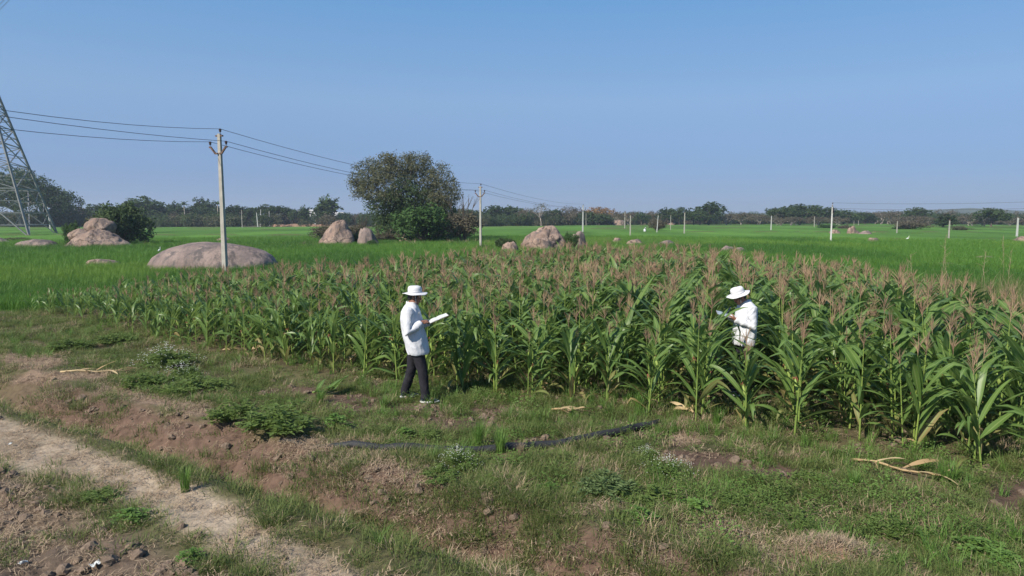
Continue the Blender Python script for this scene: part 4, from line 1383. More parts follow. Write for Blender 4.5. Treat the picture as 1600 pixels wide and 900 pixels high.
# big tree in the middle distance
def big_tree():
    y = 82.0; k = FPX / y * .985
    def LB(px, py, r, dy=0.0, fz=.85):
        return ((px - 640) / k, dy, xz_at(px, py, y)[1], r / k, r / k * 1.0, r / k * fz)
    x = xz_at(640, 378, y)[0]
    t = thing('tree', 'big feathery olive green tree standing between the two concrete poles', 'tree', (x, y, gz1(x, y)))
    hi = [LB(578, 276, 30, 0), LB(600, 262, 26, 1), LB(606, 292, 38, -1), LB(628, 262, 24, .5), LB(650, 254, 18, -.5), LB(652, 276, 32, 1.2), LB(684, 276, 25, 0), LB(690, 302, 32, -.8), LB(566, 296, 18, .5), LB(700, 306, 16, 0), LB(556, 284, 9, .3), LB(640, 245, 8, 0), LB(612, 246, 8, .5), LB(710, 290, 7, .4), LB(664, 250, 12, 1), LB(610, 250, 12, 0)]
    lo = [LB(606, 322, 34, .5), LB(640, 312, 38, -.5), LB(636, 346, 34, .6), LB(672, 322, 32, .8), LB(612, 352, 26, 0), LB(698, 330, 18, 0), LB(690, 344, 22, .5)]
    for l, m, n, per, seed in ((hi, 'tree_olive', 2200, 11, 81), (lo, 'tree_mid', 2000, 11, 82)):  # upper crown's lighter greyish leaf colour has the sunlight painted in
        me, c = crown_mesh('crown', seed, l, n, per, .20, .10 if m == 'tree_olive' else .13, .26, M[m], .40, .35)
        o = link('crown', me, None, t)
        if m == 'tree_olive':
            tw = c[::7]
            o['label'] = 'upper crown coloured lighter and greyish as if sunlit'
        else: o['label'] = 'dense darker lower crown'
    random.seed(83)
    tm = trunk_mesh(84, hi + lo, 2.0, .16, M['bark'], [tuple(q + (q - np.array([0, 0, 4.0])) * .06) for q in tw], 3, .9)
    link('trunk', tm, None, t)
    return y
big_tree()

class Bush:
    def __init__(s, seed, m, n=260, per=10, sig=.045, lw=.03, ll=.07, flat=1.0, twig=0):
        random.seed(seed)
        lobes = [(random.uniform(-.32, .32), random.uniform(-.32, .32), random.uniform(.25, .62), random.uniform(.2, .3), random.uniform(.2, .3), random.uniform(.2, .32)) for _ in range(9)]
        s.crown, c = crown_mesh('crown', seed, lobes, n, per, sig, lw, ll, M[m], .5)
        mb = MB()
        for l in lobes:
            mb.tube([(0, 0, -.05), (l[0] * .5, l[1] * .5, l[2] * .6), l[:3]], [.02, .014, .006], 4, 0, 0, False)
        for _ in range(twig):
            a = random.uniform(0, 6.28); q = Vector((math.cos(a) * random.uniform(0, .4), math.sin(a) * .3, random.uniform(.9, 1.32)))
            mb.tube([(q.x * .3, q.y * .3, .3), q * .75, q], [.012, .008, .004], 3, 0, 0, False)
            for _k in range(3):
                mb.tube([q * .8, q + rand_dir(0, 1) * .13], [.006, .003], 3, 0, 0, False)
        s.stems = mb.mesh('stem', [M['bark']])
    def place(s, px, yt, yb, wpx, label, group=None, y=None, name='bush', cat='bush'):
        if y is None: y = gp(px, yb)[1]
        x, zt = xz_at(px, yt, y); zg = gz1(x, y)
        t = thing(name, label, cat, (x, y, zg - .03), random.uniform(0, 6.28), group)
        W = wpx / FPX * y; t.scale = (W, W, (zt - zg) / .9)
        link('stem', s.stems, None, t); link('crown', s.crown, None, t)
        return t
B_green = Bush(401, 'bush_green', 700, 10, .035, .018, .045)
B_dark = Bush(402, 'tree_mid', 800, 10, .035, .016, .045, 1, 0)
B_brown = Bush(403, 'tree_brown', 420, 9, .04, .016, .045, 1, 10)
B_olive = Bush(404, 'tree_olive', 600, 10, .035, .016, .045)
B_green.place(662, 318, 381, 92, 'bright green dense bush at the right foot of the big tree')
B_brown.place(724, 332, 380, 66, 'brownish thin bush between the big tree and the second concrete pole', y=76)
B_olive.place(702, 330, 379, 60, 'olive bush filling the right foot of the big tree', y=84)
B_dark.place(192, 312, 385, 72, 'dark green bush with bare twigs behind the rock pile', y=69)
B_olive.place(165, 334, 380, 60, 'olive bush left behind the balanced boulder', y=71)
B_green.place(111, 345, 378, 22, 'small green bush on the left side of the rock pile', y=66)
B_olive.place(20, 370, 380, 56, 'low dark bush at the foot of the lattice tower')
B_green.place(553, 363, 386, 38, 'small green bush growing between the two split boulders', y=72)
B_brown.place(560, 350, 384, 50, 'leafless brown bush behind the split boulders', y=78)
B_brown.place(508, 352, 380, 42, 'leafless brown bush behind the pointed boulder', y=80)
B_green.place(582, 374, 387, 18, 'tiny green bush in front of the split boulders', y=66)
B_brown.place(605, 364, 383, 60, 'brown undergrowth bush under the left side of the big tree', y=78)
B_dark.place(787, 370, 392, 34, 'dark bush left of the big pink boulder', y=60)
B_green.place(892, 362, 392, 22, 'dark green bush squeezed between the pink boulder and the upright boulder', y=60)
B_brown.place(1026, 343, 366, 30, 'dark brown round bush alone in the middle paddy', y=135)
B_green.place(1291, 350, 364, 26, 'yellow green bush left of the red brown boulder', y=165)
B_green.place(1407, 354, 367, 22, 'yellow green bush beside the thin pale pole', y=150)
B_brown.place(1425, 345, 368, 54, 'wide grey brown bush behind the right paddy', y=150)
B_olive.place(1497, 352, 368, 26, 'dark bush right of the thin pale pole in the right paddy', y=140)
B_olive.place(1510, 356, 366, 40, 'low olive bush left of the big right hand tree', y=150)
B_brown.place(1320, 352, 366, 22, 'brown bush behind the stacked looking boulder', y=160)

# scrub that closes the treeline, read as one mass
sb = []
for i, m in enumerate(('tree_dark', 'tree_olive', 'tree_brown', 'tree_brown', 'tree_mid')):
    random.seed(450 + i)
    lobes = [(random.uniform(-.5, .5), random.uniform(-.3, .3), random.uniform(.2, .6), random.uniform(.2, .34), random.uniform(.2, .34), random.uniform(.2, .34)) for _ in range(7)]
    sb.append(crown_mesh('scrub_clump_%d' % i, 450 + i, lobes, 130, 8, .05, .04, .09, M[m], .5)[0])
n = 2300
x = RNG.uniform(-330, 330, n); y = RNG.uniform(0, 1, n)
ff = 208 + 60 * sstep(-20, 60, x)
y = ff + 3 + 75 * y ** 2.2
k = (np.abs(x) < .9 * y) & ~((np.abs((x / y) * 1067 + 800 - 490) < 110) & (y < 245) & (RNG.random(n) < .9))
x, y = x[k], y[k]
scatter('scrub', np.stack([x, y, gz(x, y) - .2], 1), rots(len(x), .05), RNG.uniform(2.6, 6.2, len(x)), RNG.choice(5, len(x), p=[.24, .28, .14, .09, .25]), sb, 'far belt of mixed brown and green scrub closing the fields', 'scrub_clump')
n = 900
x = RNG.uniform(-900, 900, n); y = RNG.uniform(340, 760, n)
scatter('far_wood', np.stack([x, y, gz(x, y) - .2], 1), rots(len(x), .05), RNG.uniform(5, 9, len(x)), RNG.choice(5, len(x), p=[.25, .25, .2, .1, .2]), sb, 'far off wood on the plain beyond the treeline', 'far_wood_clump')
# low growth round the boulders and field margins
rb = []
for (px, py, rr, nn) in ((150, 389, 6, 60), (330, 424, 4.5, 26), (545, 386, 5, 50), (660, 381, 9, 110), (850, 392, 5, 40), (935, 380, 6, 60), (1000, 384, 5, 30), (40, 388, 5, 30), (1340, 368, 8, 50), (1290, 366, 5, 20), (1120, 390, 3, 14), (0, 372, 8, 60), (720, 383, 5, 40)):
    cx, cy = gp(px, py)
    for _ in range(nn):
        a = random.uniform(0, 6.28); r = rr * math.sqrt(random.random())
        rb.append((cx + r * 1.4 * math.cos(a), cy + 1 + r * .7 * math.sin(a)))
x = np.array([p[0] for p in rb]); y = np.array([p[1] for p in rb])
scatter('margin_growth', np.stack([x, y, gz(x, y)], 1), rots(len(x), .1), RNG.uniform(.5, 1.0, len(x)), RNG.integers(0, 5, len(x)), [grass_proto('margin_tuft_%d' % i, 60, .3, .9, .4, .1, .8, .03, M[m], 2) for i, m in enumerate(('straw', 'grass', 'grass', 'tree_olive', 'bush_green'))], 'rough grass and scrub around the boulders', 'margin_tuft')

# distant low hills, white farm building, earth bank
mb = MB()
hp = [(-1500, 0), (-900, 3), (-300, 2), (200, 4), (500, 9), (640, 16), (760, 10), (1000, 7), (1500, 0)]
vs = []; 
for i, (hx, hz) in enumerate(hp):
    vs += [(hx, 900, -1), (hx, 960, hz), (hx, 1040, hz * .9), (hx, 1150, -1)]
fs = [(i * 4 + j, i * 4 + 4 + j, i * 4 + 5 + j, i * 4 + 1 + j) for i in range(len(hp) - 1) for j in range(3)]
mb.add(vs, fs)
tag(mb.obj('hills', mat('hills', (.06, .07, .04), .95, .3, .01)), 'low distant hills on the horizon', None, None, 'structure')

def farm_house(px, y, w_, h, label):
    x = xz_at(px, 340, y)[0]
    t = thing('farm_house', label, 'building', (x, y, 0), R(-12))
    M.setdefault('whitewash', mat('whitewash', (.45, .45, .45), .8, .06, .5))
    M.setdefault('dark_opening', mat('dark_opening', (.03, .03, .035), .5))
    q = MB(); q.box((0, 0, h / 2), (w_, 6, h)); q.obj('wall', M['whitewash'], t, False)
    q = MB(); q.box((0, 0, h + .12), (w_ + .6, 6.6, .24)); q.box((0, 3.1, h + .5), (w_ + .6, .15, .5)); q.obj('roof', M['whitewash'], t, False)
    for i in range(3):
        q = MB(); q.box((-w_ / 3 + i * w_ / 3, -3.02, h * .55), (1.1, .08, 1.2)); q.obj('window', M['dark_opening'], t, False)
farm_house(487, 300, 9, 5.6, 'small white farm building half hidden in the left treeline')
farm_house(521, 320, 7, 4.6, 'second small white building right of the tall oval far tree')

mb = MB()
p0, p1 = gp(425, 354.2), gp(514, 354.4)
pts = []
for i in range(12):
    t = i / 11; pts.append((p0[0] + (p1[0] - p0[0]) * t, p0[1] + 1, 0, .75 + .2 * math.sin(i * 2.1)))
vs = []
for (bx, by, bz, h) in pts: vs += [(bx, by - 1.5, -.2), (bx, by - .5, h), (bx, by + 1.5, h), (bx, by + 3, -.2)]
mb.add(vs, [(i * 4 + j, i * 4 + 4 + j, i * 4 + 5 + j, i * 4 + 1 + j) for i in range(11) for j in range(3)])
tag(mb.obj('earth_bank', M['earth']), 'bare brown earth bank along the far edge of the left paddy', None, None, 'structure')

# white birds in the paddy
M['feather'] = mat('feather', (.8, .8, .78), .8)
M['beak'] = mat('beak', (.45, .30, .08), .6)
def egret(px, py, label, s=1.0):
    x, y = gp(px, py, .45)
    t = thing('egret', label, 'bird', (x, y, .22 if py > 380 else .12), random.uniform(0, 6), 'white egrets in the paddy'); t.scale = (s, s, s)
    b = MB()
    b.ell((0, 0, .45), (.20, .09, .10), 10, 7, Euler((0, -.35, 0)).to_matrix())
    b.tube([(.14, 0, .50), (.22, 0, .60), (.17, 0, .72), (.22, 0, .80)], [.045, .028, .02, .022], 7); b.ell((.235, 0, .81), (.045, .028, .028), 8, 6)
    b.tube([(-.17, 0, .40), (-.30, 0, .33)], [.05, .015], 6)
    b.obj('body', M['feather'], t)
    q = MB(); q.tube([(.27, 0, .81), (.37, 0, .79)], [.014, .003], 5); q.obj('beak', M['beak'], t)
    for sy in (-.03, .03):
        q = MB(); q.tube([(0, sy, .38), (.02, sy, .2), (0, sy, -.02)], [.012, .01, .008], 5); q.obj('leg', M['wire'], t)
egret(249, 391.5, 'white egret in the paddy between the rock pile and the domed boulder', .6)
egret(1418, 373, 'white egret far out in the right paddy', .8)
egret(444, 346, 'white egret at the far bank below the flat topped tree', 1.4)

# ------------------------------------------------------------------ people
M['skin'] = mat('skin', (.23, .11, .07), .55, .1, 12, spec=.35)
M['hair'] = mat('hair', (.012, .011, .011), .6, .2, 60)
M['coat'] = mat('coat', (.56, .57, .60), .85, .03, 6, .5, 14, spec=.15)
M['hat'] = mat('hat', (.60, .60, .61), .85, .02, 8, .1, 60, spec=.15)
M['trousers'] = mat('trousers', (.022, .021, .026), .8, .25, 9, .2, 30, spec=.2)
M['shoe'] = mat('shoe', (.018, .028, .055), .7, .2, 14)
M['sole'] = mat('sole', (.66, .66, .66), .7, .05, 8)
M['paper'] = mat('paper', (.54, .56, .54), .8, .03, 5)
M['board'] = mat('board', (.10, .07, .05), .6, .1, 5)
M['eye'] = mat('eye', (.03, .025, .02), .2)
M['eyewhite'] = mat('eyewhite', (.5, .48, .45), .4)
M['lip'] = mat('lip', (.12, .05, .042), .5)
M['dark_shirt'] = mat('dark_shirt', (.05, .05, .06), .8)
M['pen'] = mat('pen', (.03, .04, .12), .4)
M['blue_grey'] = mat('blue_grey', (.33, .38, .42), .5, .05, 5)

def remesh(mb, name, voxel, smooth, mats, wrinkle=0.0, wscale=14.0, seed=0):
    me = mb.mesh(name + '_raw', None, False)
    ob = bpy.data.objects.new(name + '_raw', me); COL.objects.link(ob)
    r = ob.modifiers.new('r', 'REMESH'); r.mode = 'VOXEL'; r.voxel_size = voxel; r.adaptivity = 0
    if smooth:
        q = ob.modifiers.new('s', 'SMOOTH'); q.iterations = smooth; q.factor = .5
    dg = bpy.context.evaluated_depsgraph_get()
    out = bpy.data.meshes.new_from_object(ob.evaluated_get(dg), depsgraph=dg)
    out.name = name
    bpy.data.objects.remove(ob); bpy.data.meshes.remove(me)
    out.materials.clear()
    for k in mats: out.materials.append(k)
    if wrinkle:
        n = len(out.vertices)
        nr = np.empty(n * 3, np.float32); co = np.empty(n * 3, np.float32)
        out.vertices.foreach_get('normal', nr); out.vertices.foreach_get('co', co)
        co = co.reshape(-1, 3); nr = nr.reshape(-1, 3)
        a = co[:, 0] * wscale * .8 + co[:, 2] * wscale * .55 + seed
        b = co[:, 1] * wscale * .8 - co[:, 2] * wscale * .35 + 3 * seed
        d = (1 - np.abs(fbm(a, b, 3, seed) - .5) * 4) * wrinkle
        co += nr * d[:, None]
        out.vertices.foreach_set('co', co.ravel())
    out.polygons.foreach_set('use_smooth', [True] * len(out.polygons))
    out.update()
    return out

def loft(mb, rings, n=20):
    """rings: (z, cx, cy, rx, ry) from the bottom up"""
    vs = []; fs = []
    for z, cx, cy, rx, ry in rings:
        for k in range(n):
            a = 2 * PI * k / n
            c, s = math.cos(a), math.sin(a)
            e = .82
            vs.append((cx + rx * math.copysign(abs(c) ** e, c), cy + ry * math.copysign(abs(s) ** e, s), z))
    for i in range(len(rings) - 1):
        for k in range(n):
            fs.append((i * n + k, i * n + (k + 1) % n, (i + 1) * n + (k + 1) % n, (i + 1) * n + k))
    fs.append(tuple(range(n - 1, -1, -1))); fs.append(tuple((len(rings) - 1) * n + k for k in range(n)))
    mb.add(vs, fs)

def hand(mb, wrist, d, n, t, curl):
    """palm and five fingers; d along the fingers, n out of the palm, t towards the thumb"""
    d, n, t = Vector(d).normalized(), Vector(n).normalized(), Vector(t).normalized()
    n = (n - d * n.dot(d)).normalized(); s = d.cross(n); t = s if s.dot(t) > 0 else -s
    rot = Matrix((d, t, n)).transposed()
    mb.ell(Vector(wrist) + d * .048, (.056, .044, .019), 12, 8, rot)
    mb.tube([Vector(wrist) - d * .03, Vector(wrist) + d * .03], [.029, .027], 10)
    for i, L in enumerate((.072, .080, .075, .058)):
        b = Vector(wrist) + d * .088 + t * (.031 - .0205 * i); a = 0; P = [b - d * .02, b]
        for k, f in enumerate((.45, .32, .23)):
            a += curl * (.8, 1.1, .8)[k] * (1 + .07 * i)
            P.append(P[-1] + (d * math.cos(a) + n * math.sin(a)) * L * f)
        mb.tube(P, [.0095, .0098, .009, .0082, .006], 8)
    b = Vector(wrist) + d * .022 + t * .034
    q = (d * .62 + t * .62 + n * .48).normalized(); q2 = (d * .85 + t * .12 + n * .5).normalized()
    mb.tube([b - q * .015, b + q * .034, b + q * .034 + q2 * .034, b + q * .034 + q2 * .058], [.013, .0115, .010, .0065], 8)

def head_into(mb, hm):
    rot = hm.to_3x3()
    def E(c, r, rx=None): mb.ell(hm @ Vector(c), r, 16, 11, rot if rx is None else rot @ rx)
    E((0, 0, .03), (.098, .077, .097)); E((.038, 0, -.05), (.060, .058, .072)); E((.070, 0, -.108), (.022, .030, .020))
    E((.106, 0, -.034), (.017, .016, .015)); E((.098, 0, -.010), (.012, .011, .034), Euler((0, -.3, 0)).to_matrix())
    E((.086, 0, .022), (.014, .050, .012)); E((.092, 0, -.068), (.012, .026, .008)); E((.090, 0, -.080), (.012, .022, .009))
    for s in (-1, 1):
        E((.066, s * .036, -.034), (.026, .024, .028)); E((-.004, s * .079, -.018), (.022, .010, .034))
        E((.02, s * .045, -.075), (.045, .022, .032))

def build_person(name, loc, rz, label, J, voxel=.0058, extras=True):
    root = thing(name, label, 'person', loc, rz)
    hm = Matrix.Translation(J['head']) @ Euler(J['head_rot']).to_matrix().to_4x4()
    b = MB()
    head_into(b, hm)
    nb = Vector(J['neck'])
    b.tube([nb - Vector((0, 0, .10)), nb, hm @ Vector((-.015, 0, -.045)), hm @ Vector((0, 0, .02))], [.066, .060, .054, .05], 14)
    ch = Vector(J['chest']); pv = Vector(J['pelvis'])
    b.tube([pv - Vector((0, 0, .08)), pv, pv.lerp(ch, .5), ch, nb - Vector((0, 0, .06))], [.11, .13, .12, .14, .06], 16)
    for sd in ('R', 'L'):
        S, El, W = [Vector(J[k + sd]) for k in ('sh', 'el', 'wr')]
        b.tube([ch.lerp(S, .5), S, S.lerp(El, .5), El, El.lerp(W, .4), W], [.06, .058, .049, .041, .040, .027], 12)
        hd, hn, ht, cu = J['hand' + sd]
        hand(b, W, hd, hn, ht, cu)
        Hp, Kn, An = [Vector(J[k + sd]) for k in ('hip', 'kn', 'an')]
        b.tube([pv.lerp(Hp, .4), Hp, Hp.lerp(Kn, .5), Kn, Kn.lerp(An, .35), An, An - Vector((0, 0, .05))], [.09, .088, .074, .054, .054, .038, .036], 12)
        f = Vector(J['ft' + sd])
        b.tube([An - Vector((.03, 0, .045)), An + f * .09 - Vector((0, 0, .055)), An + f * .17 - Vector((0, 0, .065))], [.034, .036, .024], 10)
    link('body', remesh(b, 'body', voxel, 4, [M['skin']]), None, root)
    # eyes and brows
    for s in (-1, 1):
        e = MB(); e.ell(hm @ Vector((.086, s * .031, .002)), (.012, .014, .0095), 10, 7, hm.to_3x3()); eo = e.obj('eye', M['eyewhite'], root)
        e = MB(); e.ell(hm @ Vector((.0955, s * .031, .001)), (.004, .0065, .0065), 8, 6, hm.to_3x3()); e.obj('iris', M['eye'], eo)
        e = MB(); e.ell(hm @ Vector((.094, s * .032, .024)), (.007, .022, .0055), 10, 6, hm.to_3x3()); e.obj('eyebrow', M['hair'], root)
    e = MB(); e.ell(hm @ Vector((.0985, 0, -.074)), (.009, .022, .009), 10, 6, hm.to_3x3()); e.obj('mouth', M['lip'], root)
    if J.get('moustache'):
        e = MB(); e.ell(hm @ Vector((.0985, 0, -.056)), (.010, .027, .0075), 10, 6, hm.to_3x3()); e.obj('moustache', M['hair'], root)
    # hair: shell over the back and sides of the skull
    h = MB()
    h.ell(hm @ Vector((-.010, 0, .032)), (.100, .083, .100), 18, 12, hm.to_3x3())
    h.ell(hm @ Vector((-.052, 0, -.03)), (.050, .066, .060), 14, 9, hm.to_3x3())
    for s in (-1, 1): h.ell(hm @ Vector((.035, s * .070, -.005)), (.018, .011, .035), 8, 6, hm.to_3x3())
    link('hair', remesh(h, 'hair', .007, 2, [M['hair']], .002, 60, 3), None, root)
    # sun hat: crown, brim, band, cord
    hat = Matrix.Translation(hm @ Vector(J.get('hat_off', (.004, 0, .060)))) @ hm.to_3x3().to_4x4() @ Euler(J.get('hat_rot', (0, 0, 0))).to_matrix().to_4x4()
    q = MB(); n = 36; vs = []; fs = []
    prof = [(.101, -.004), (.103, .018), (.104, .050), (.100, .074), (.086, .092), (.055, .100), (.0, .102)]
    brim = [(.101, .000), (.128, -.004), (.158, -.012), (.184, -.018), (.186, -.023), (.158, -.018), (.128, -.010), (.100, -.006)]
    for pr in (prof, brim):
        v0 = len(vs)
        for i, (r, z) in enumerate(pr):
            for k in range(n):
                a = 2 * PI * k / n
                wv = (.010 * math.sin(2 * a + J.get('brim_ph', 0)) + .005 * math.sin(5 * a + 1)) * max(0, (r - .105) / .08) if pr is brim else .003 * math.sin(3 * a + i)
                vs.append(hat @ Vector((r * 1.05 * math.cos(a), r * .97 * math.sin(a), z + wv)))
        for i in range(len(pr) - 1):
            for k in range(n):
                fs.append((v0 + i * n + k, v0 + i * n + (k + 1) % n, v0 + (i + 1) * n + (k + 1) % n, v0 + (i + 1) * n + k))
    q.add(vs, fs); ho = q.obj('hat', M['hat'], root)
    q = MB(); q.lathe([(.1065, .000), (.108, .006), (.108, .020), (.1065, .026)], 30)
    bd = q.obj('hat_band', M['hat'], ho); bd.matrix_local = hat
    if extras:
        q = MB()
        q.tube([hm @ Vector((.022, -.089, .045)), hm @ Vector((.030, -.082, -.01)), hm @ Vector((.045, -.060, -.09)), hm @ Vector((.050, -.01, -.128)), hm @ Vector((.045, .060, -.09)), hm @ Vector((.022, .089, .045))], .0035, 5)
        q.obj('chin_cord', M['hat'], root)
    # coat: body, sleeves; then collar, pocket, buttons
    c = MB()
    loft(c, J['coat'])
    for sd in ('R', 'L'):
        S, El, W = [Vector(J[k + sd]) for k in ('sh', 'el', 'wr')]
        dd = (W - El).normalized()
        inn = ch.lerp(S, .55) + Vector((0, 0, .02))
        c.tube([inn, S + Vector((0, 0, -.008)), S.lerp(El, .5), El - dd * .015, El.lerp(W, .5), W - dd * .012], [.072, .076, .066, .060, .054, .047], 14)
    co = link('coat', remesh(c, 'coat', .0105, 3, [M['coat']], .014, 9, J.get('seed', 1)), None, root)
    q = MB(); n = 22; vs = []; fs = []
    for r, z in ((.072, -.030), (.092, -.035), (.086, .030), (.079, .052), (.072, .050), (.068, .02)):
        for k in range(n):
            a = R(40) + (2 * PI - R(80)) * k / (n - 1)
            vs.append(nb + Vector((-.004 + r * 1.0 * math.cos(a), r * 1.02 * math.sin(a), z - .035 * (math.cos(a) + 1) / 2)))
    for i in range(6):
        for k in range(n - 1):
            fs.append((i * n + k, i * n + k + 1, ((i + 1) % 6) * n + k + 1, ((i + 1) % 6) * n + k))
    q.add(vs, fs); q.obj('collar', M['coat'], root)
    q = MB(); q.ell(nb + Vector((.035, 0, -.03)), (.045, .045, .045), 10, 7); q.obj('shirt', M['dark_shirt'], root)
    rg_ = J['coat']
    def front(z, yy, off=.006):
        for a, b2 in zip(rg_[:-1], rg_[1:]):
            if a[0] <= z <= b2[0]:
                f = (z - a[0]) / (b2[0] - a[0]); cx = a[1] + (b2[1] - a[1]) * f; rx = a[3] + (b2[3] - a[3]) * f; ry = a[4] + (b2[4] - a[4]) * f
                return Vector((cx + rx * max(0, 1 - abs(yy / ry) ** 2.2) ** .5 + off, yy, z))
    for z in (.95, 1.08, 1.21, 1.34):
        q = MB(); q.ell(front(z, 0.0), (.005, .009, .009), 8, 6); q.obj('button', M['sole'], co)
    q = MB()
    for sy in (-1,):
        pts = [front(z, yy, .009) for z, yy in ((1.26, -.06), (1.26, -.15), (1.39, -.15), (1.39, -.06))]
        back = [p - Vector((.016, 0, 0)) for p in pts]
        q.add(pts + back, [(0, 1, 2, 3), (7, 6, 5, 4), (0, 4, 5, 1), (1, 5, 6, 2), (2, 6, 7, 3), (3, 7, 4, 0)])
    po = q.obj('pocket', M['coat'], root, False)
    q = MB(); p = front(1.40, -.10, .010); q.box(p, (.006, .07, .05), Euler((.15, 0, 0)).to_matrix()); q.obj('folded_paper', M['paper'], po, False)
    # trousers
    t = MB()
    t.ell(pv + Vector((0, 0, -.03)), (.125, .165, .14), 16, 10)
    for sd in ('R', 'L'):
        Hp, Kn, An = [Vector(J[k + sd]) for k in ('hip', 'kn', 'an')]
        t.tube([pv.lerp(Hp, .5), Hp, Hp.lerp(Kn, .5), Kn, Kn.lerp(An, .5), An + Vector((-.005, 0, .03)), An + Vector((-.012, 0, -.035))], [.10, .104, .092, .076, .070, .066, .070], 14)
    link('trousers', remesh(t, 'trousers', .011, 3, [M['trousers']], .007, 16, 5), None, root)
    for sd in ('R', 'L'):
        An = Vector(J['an' + sd]); f = Vector(J['ft' + sd]).normalized(); a = math.atan2(f.y, f.x); pt = math.asin(max(-1, min(1, f.z)))
        m4 = Matrix.Translation(An + Vector((0, 0, -.06))) @ Matrix.Rotation(a, 4, 'Z') @ Matrix.Rotation(-pt, 4, 'Y')
        s = MB()
        for c_, r_ in (((-.035, 0, .015), (.045, .040, .050)), ((.03, 0, .012), (.075, .043, .048)), ((.12, 0, -.004), (.085, .047, .033)), ((-.01, 0, .05), (.05, .042, .03))):
            s.ell(m4 @ Vector(c_), r_, 14, 9, m4.to_3x3())
        sh = link('shoe', remesh(s, 'shoe', .008, 3, [M['shoe']]), None, root)
        s = MB(); vs = []; fs = []; n = 24
        for z, k in ((-.040, .97), (-.036, 1.03), (-.018, 1.05), (-.012, .98)):
            for i in range(n):
                q_ = 2 * PI * i / n; x_ = .062 + .148 * math.cos(q_) * k; y_ = (.047 - .008 * (1 - math.cos(q_)) * .5) * math.sin(q_) * k
                vs.append(m4 @ Vector((x_, y_, z + (.012 if x_ > .16 else 0))))
        for r_ in range(3):
            for i in range(n): fs.append((r_ * n + i, r_ * n + (i + 1) % n, (r_ + 1) * n + (i + 1) % n, (r_ + 1) * n + i))
        fs.append(tuple(range(n - 1, -1, -1))); fs.append(tuple(3 * n + i for i in range(n)))
        s.add(vs, fs); s.obj('sole', M['sole'], sh)
    return root

J1 = dict(seed=1, head=(-.005, 0, 1.655), head_rot=(0, .16, -.05), neck=(-.045, 0, 1.525), chest=(-.06, 0, 1.34), pelvis=(.0, 0, .95),
    shR=(-.085, -.195, 1.45), elR=(-.085, -.262, 1.135), wrR=(.115, -.175, 1.265), handR=((.85, .45, .12), (.1, .6, -.75), (.3, .3, .9), .55),
    shL=(-.045, .195, 1.45), elL=(.03, .27, 1.16), wrL=(.20, .14, 1.215), handL=((.85, -.35, .2), (-.2, -.1, 1), (-.2, .9, .2), .25),
    hipR=(.015, -.095, .92), knR=(.11, -.105, .50), anR=(.155, -.10, .10), ftR=(1, -.08, .0),
    hipL=(-.02, .095, .92), knL=(-.07, .13, .50), anL=(-.18, .20, .11), ftL=(.95, .25, .0),
    coat=[(.765, .042, 0, .158, .215), (.80, .042, 0, .166, .222), (1.0, .0, 0, .172, .215), (1.15, -.035, 0, .168, .205), (1.3, -.055, 0, .160, .208), (1.41, -.063, 0, .138, .205), (1.48, -.058, 0, .105, .165), (1.53, -.05, 0, .074, .085), (1.56, -.048, 0, .066, .07)],
    hat_off=(.0, 0, .058), hat_rot=(0, -.16, 0), brim_ph=.4)
z1_ = gz1(*PERSON1)
man1 = build_person('person', (PERSON1[0], PERSON1[1], z1_ + .0), R(4), 'man in white coat and sun hat walking beside the maize with an open notebook', J1)

def notebook(m4, L, W, label, cat, sheet, cover):
    t = bpy.data.objects.new('notebook', None); COL.objects.link(t); t.matrix_world = m4
    tag(t, label, cat)
    q = MB(); q.box((0, 0, -.006), (L + .012, W + .012, .006)); q.obj('cover', cover, t, False)
    for s in (-1, 1):
        q = MB(); n = 8; vs = []; fs = []
        for i in range(n + 1):
            x = s * L / 2 * i / n; z = .010 * math.sin(PI * min(1, (i / n) * 1.2)) * (1 - i / n) + .002
            vs += [(x, -W / 2, z), (x, W / 2, z), (x, W / 2, -.003), (x, -W / 2, -.003)]
        for i in range(n):
            a = i * 4; b = a + 4
            for k in range(4): fs.append((a + k, b + k, b + (k + 1) % 4, a + (k + 1) % 4))
        fs.append((4 * n, 4 * n + 1, 4 * n + 2, 4 * n + 3))
        q.add(vs, fs); q.obj('page', sheet, t, False)
    return t
mw1 = man1.matrix_world if False else Matrix.Translation(man1.location) @ man1.rotation_euler.to_matrix().to_4x4()
notebook(mw1 @ Matrix.Translation((.345, -.015, 1.305)) @ Euler((R(3), R(-21), R(12))).to_matrix().to_4x4(), .33, .19, 'open white notebook held out by the man beside the maize', 'notebook', M['paper'], M['board'])
def pen(m4, label):
    q = MB(); q.tube([(0, 0, 0), (0, 0, .012), (0, 0, .13), (0, 0, .14)], [.001, .004, .004, .003], 7)
    o = q.obj('pen', M['pen']); o.matrix_world = m4
    tag(o, label, 'pen')
pen(mw1 @ Matrix.Translation((.245, -.09, 1.285)) @ Euler((R(20), R(-35), 0)).to_matrix().to_4x4(), 'pen in the right hand of the man beside the maize')

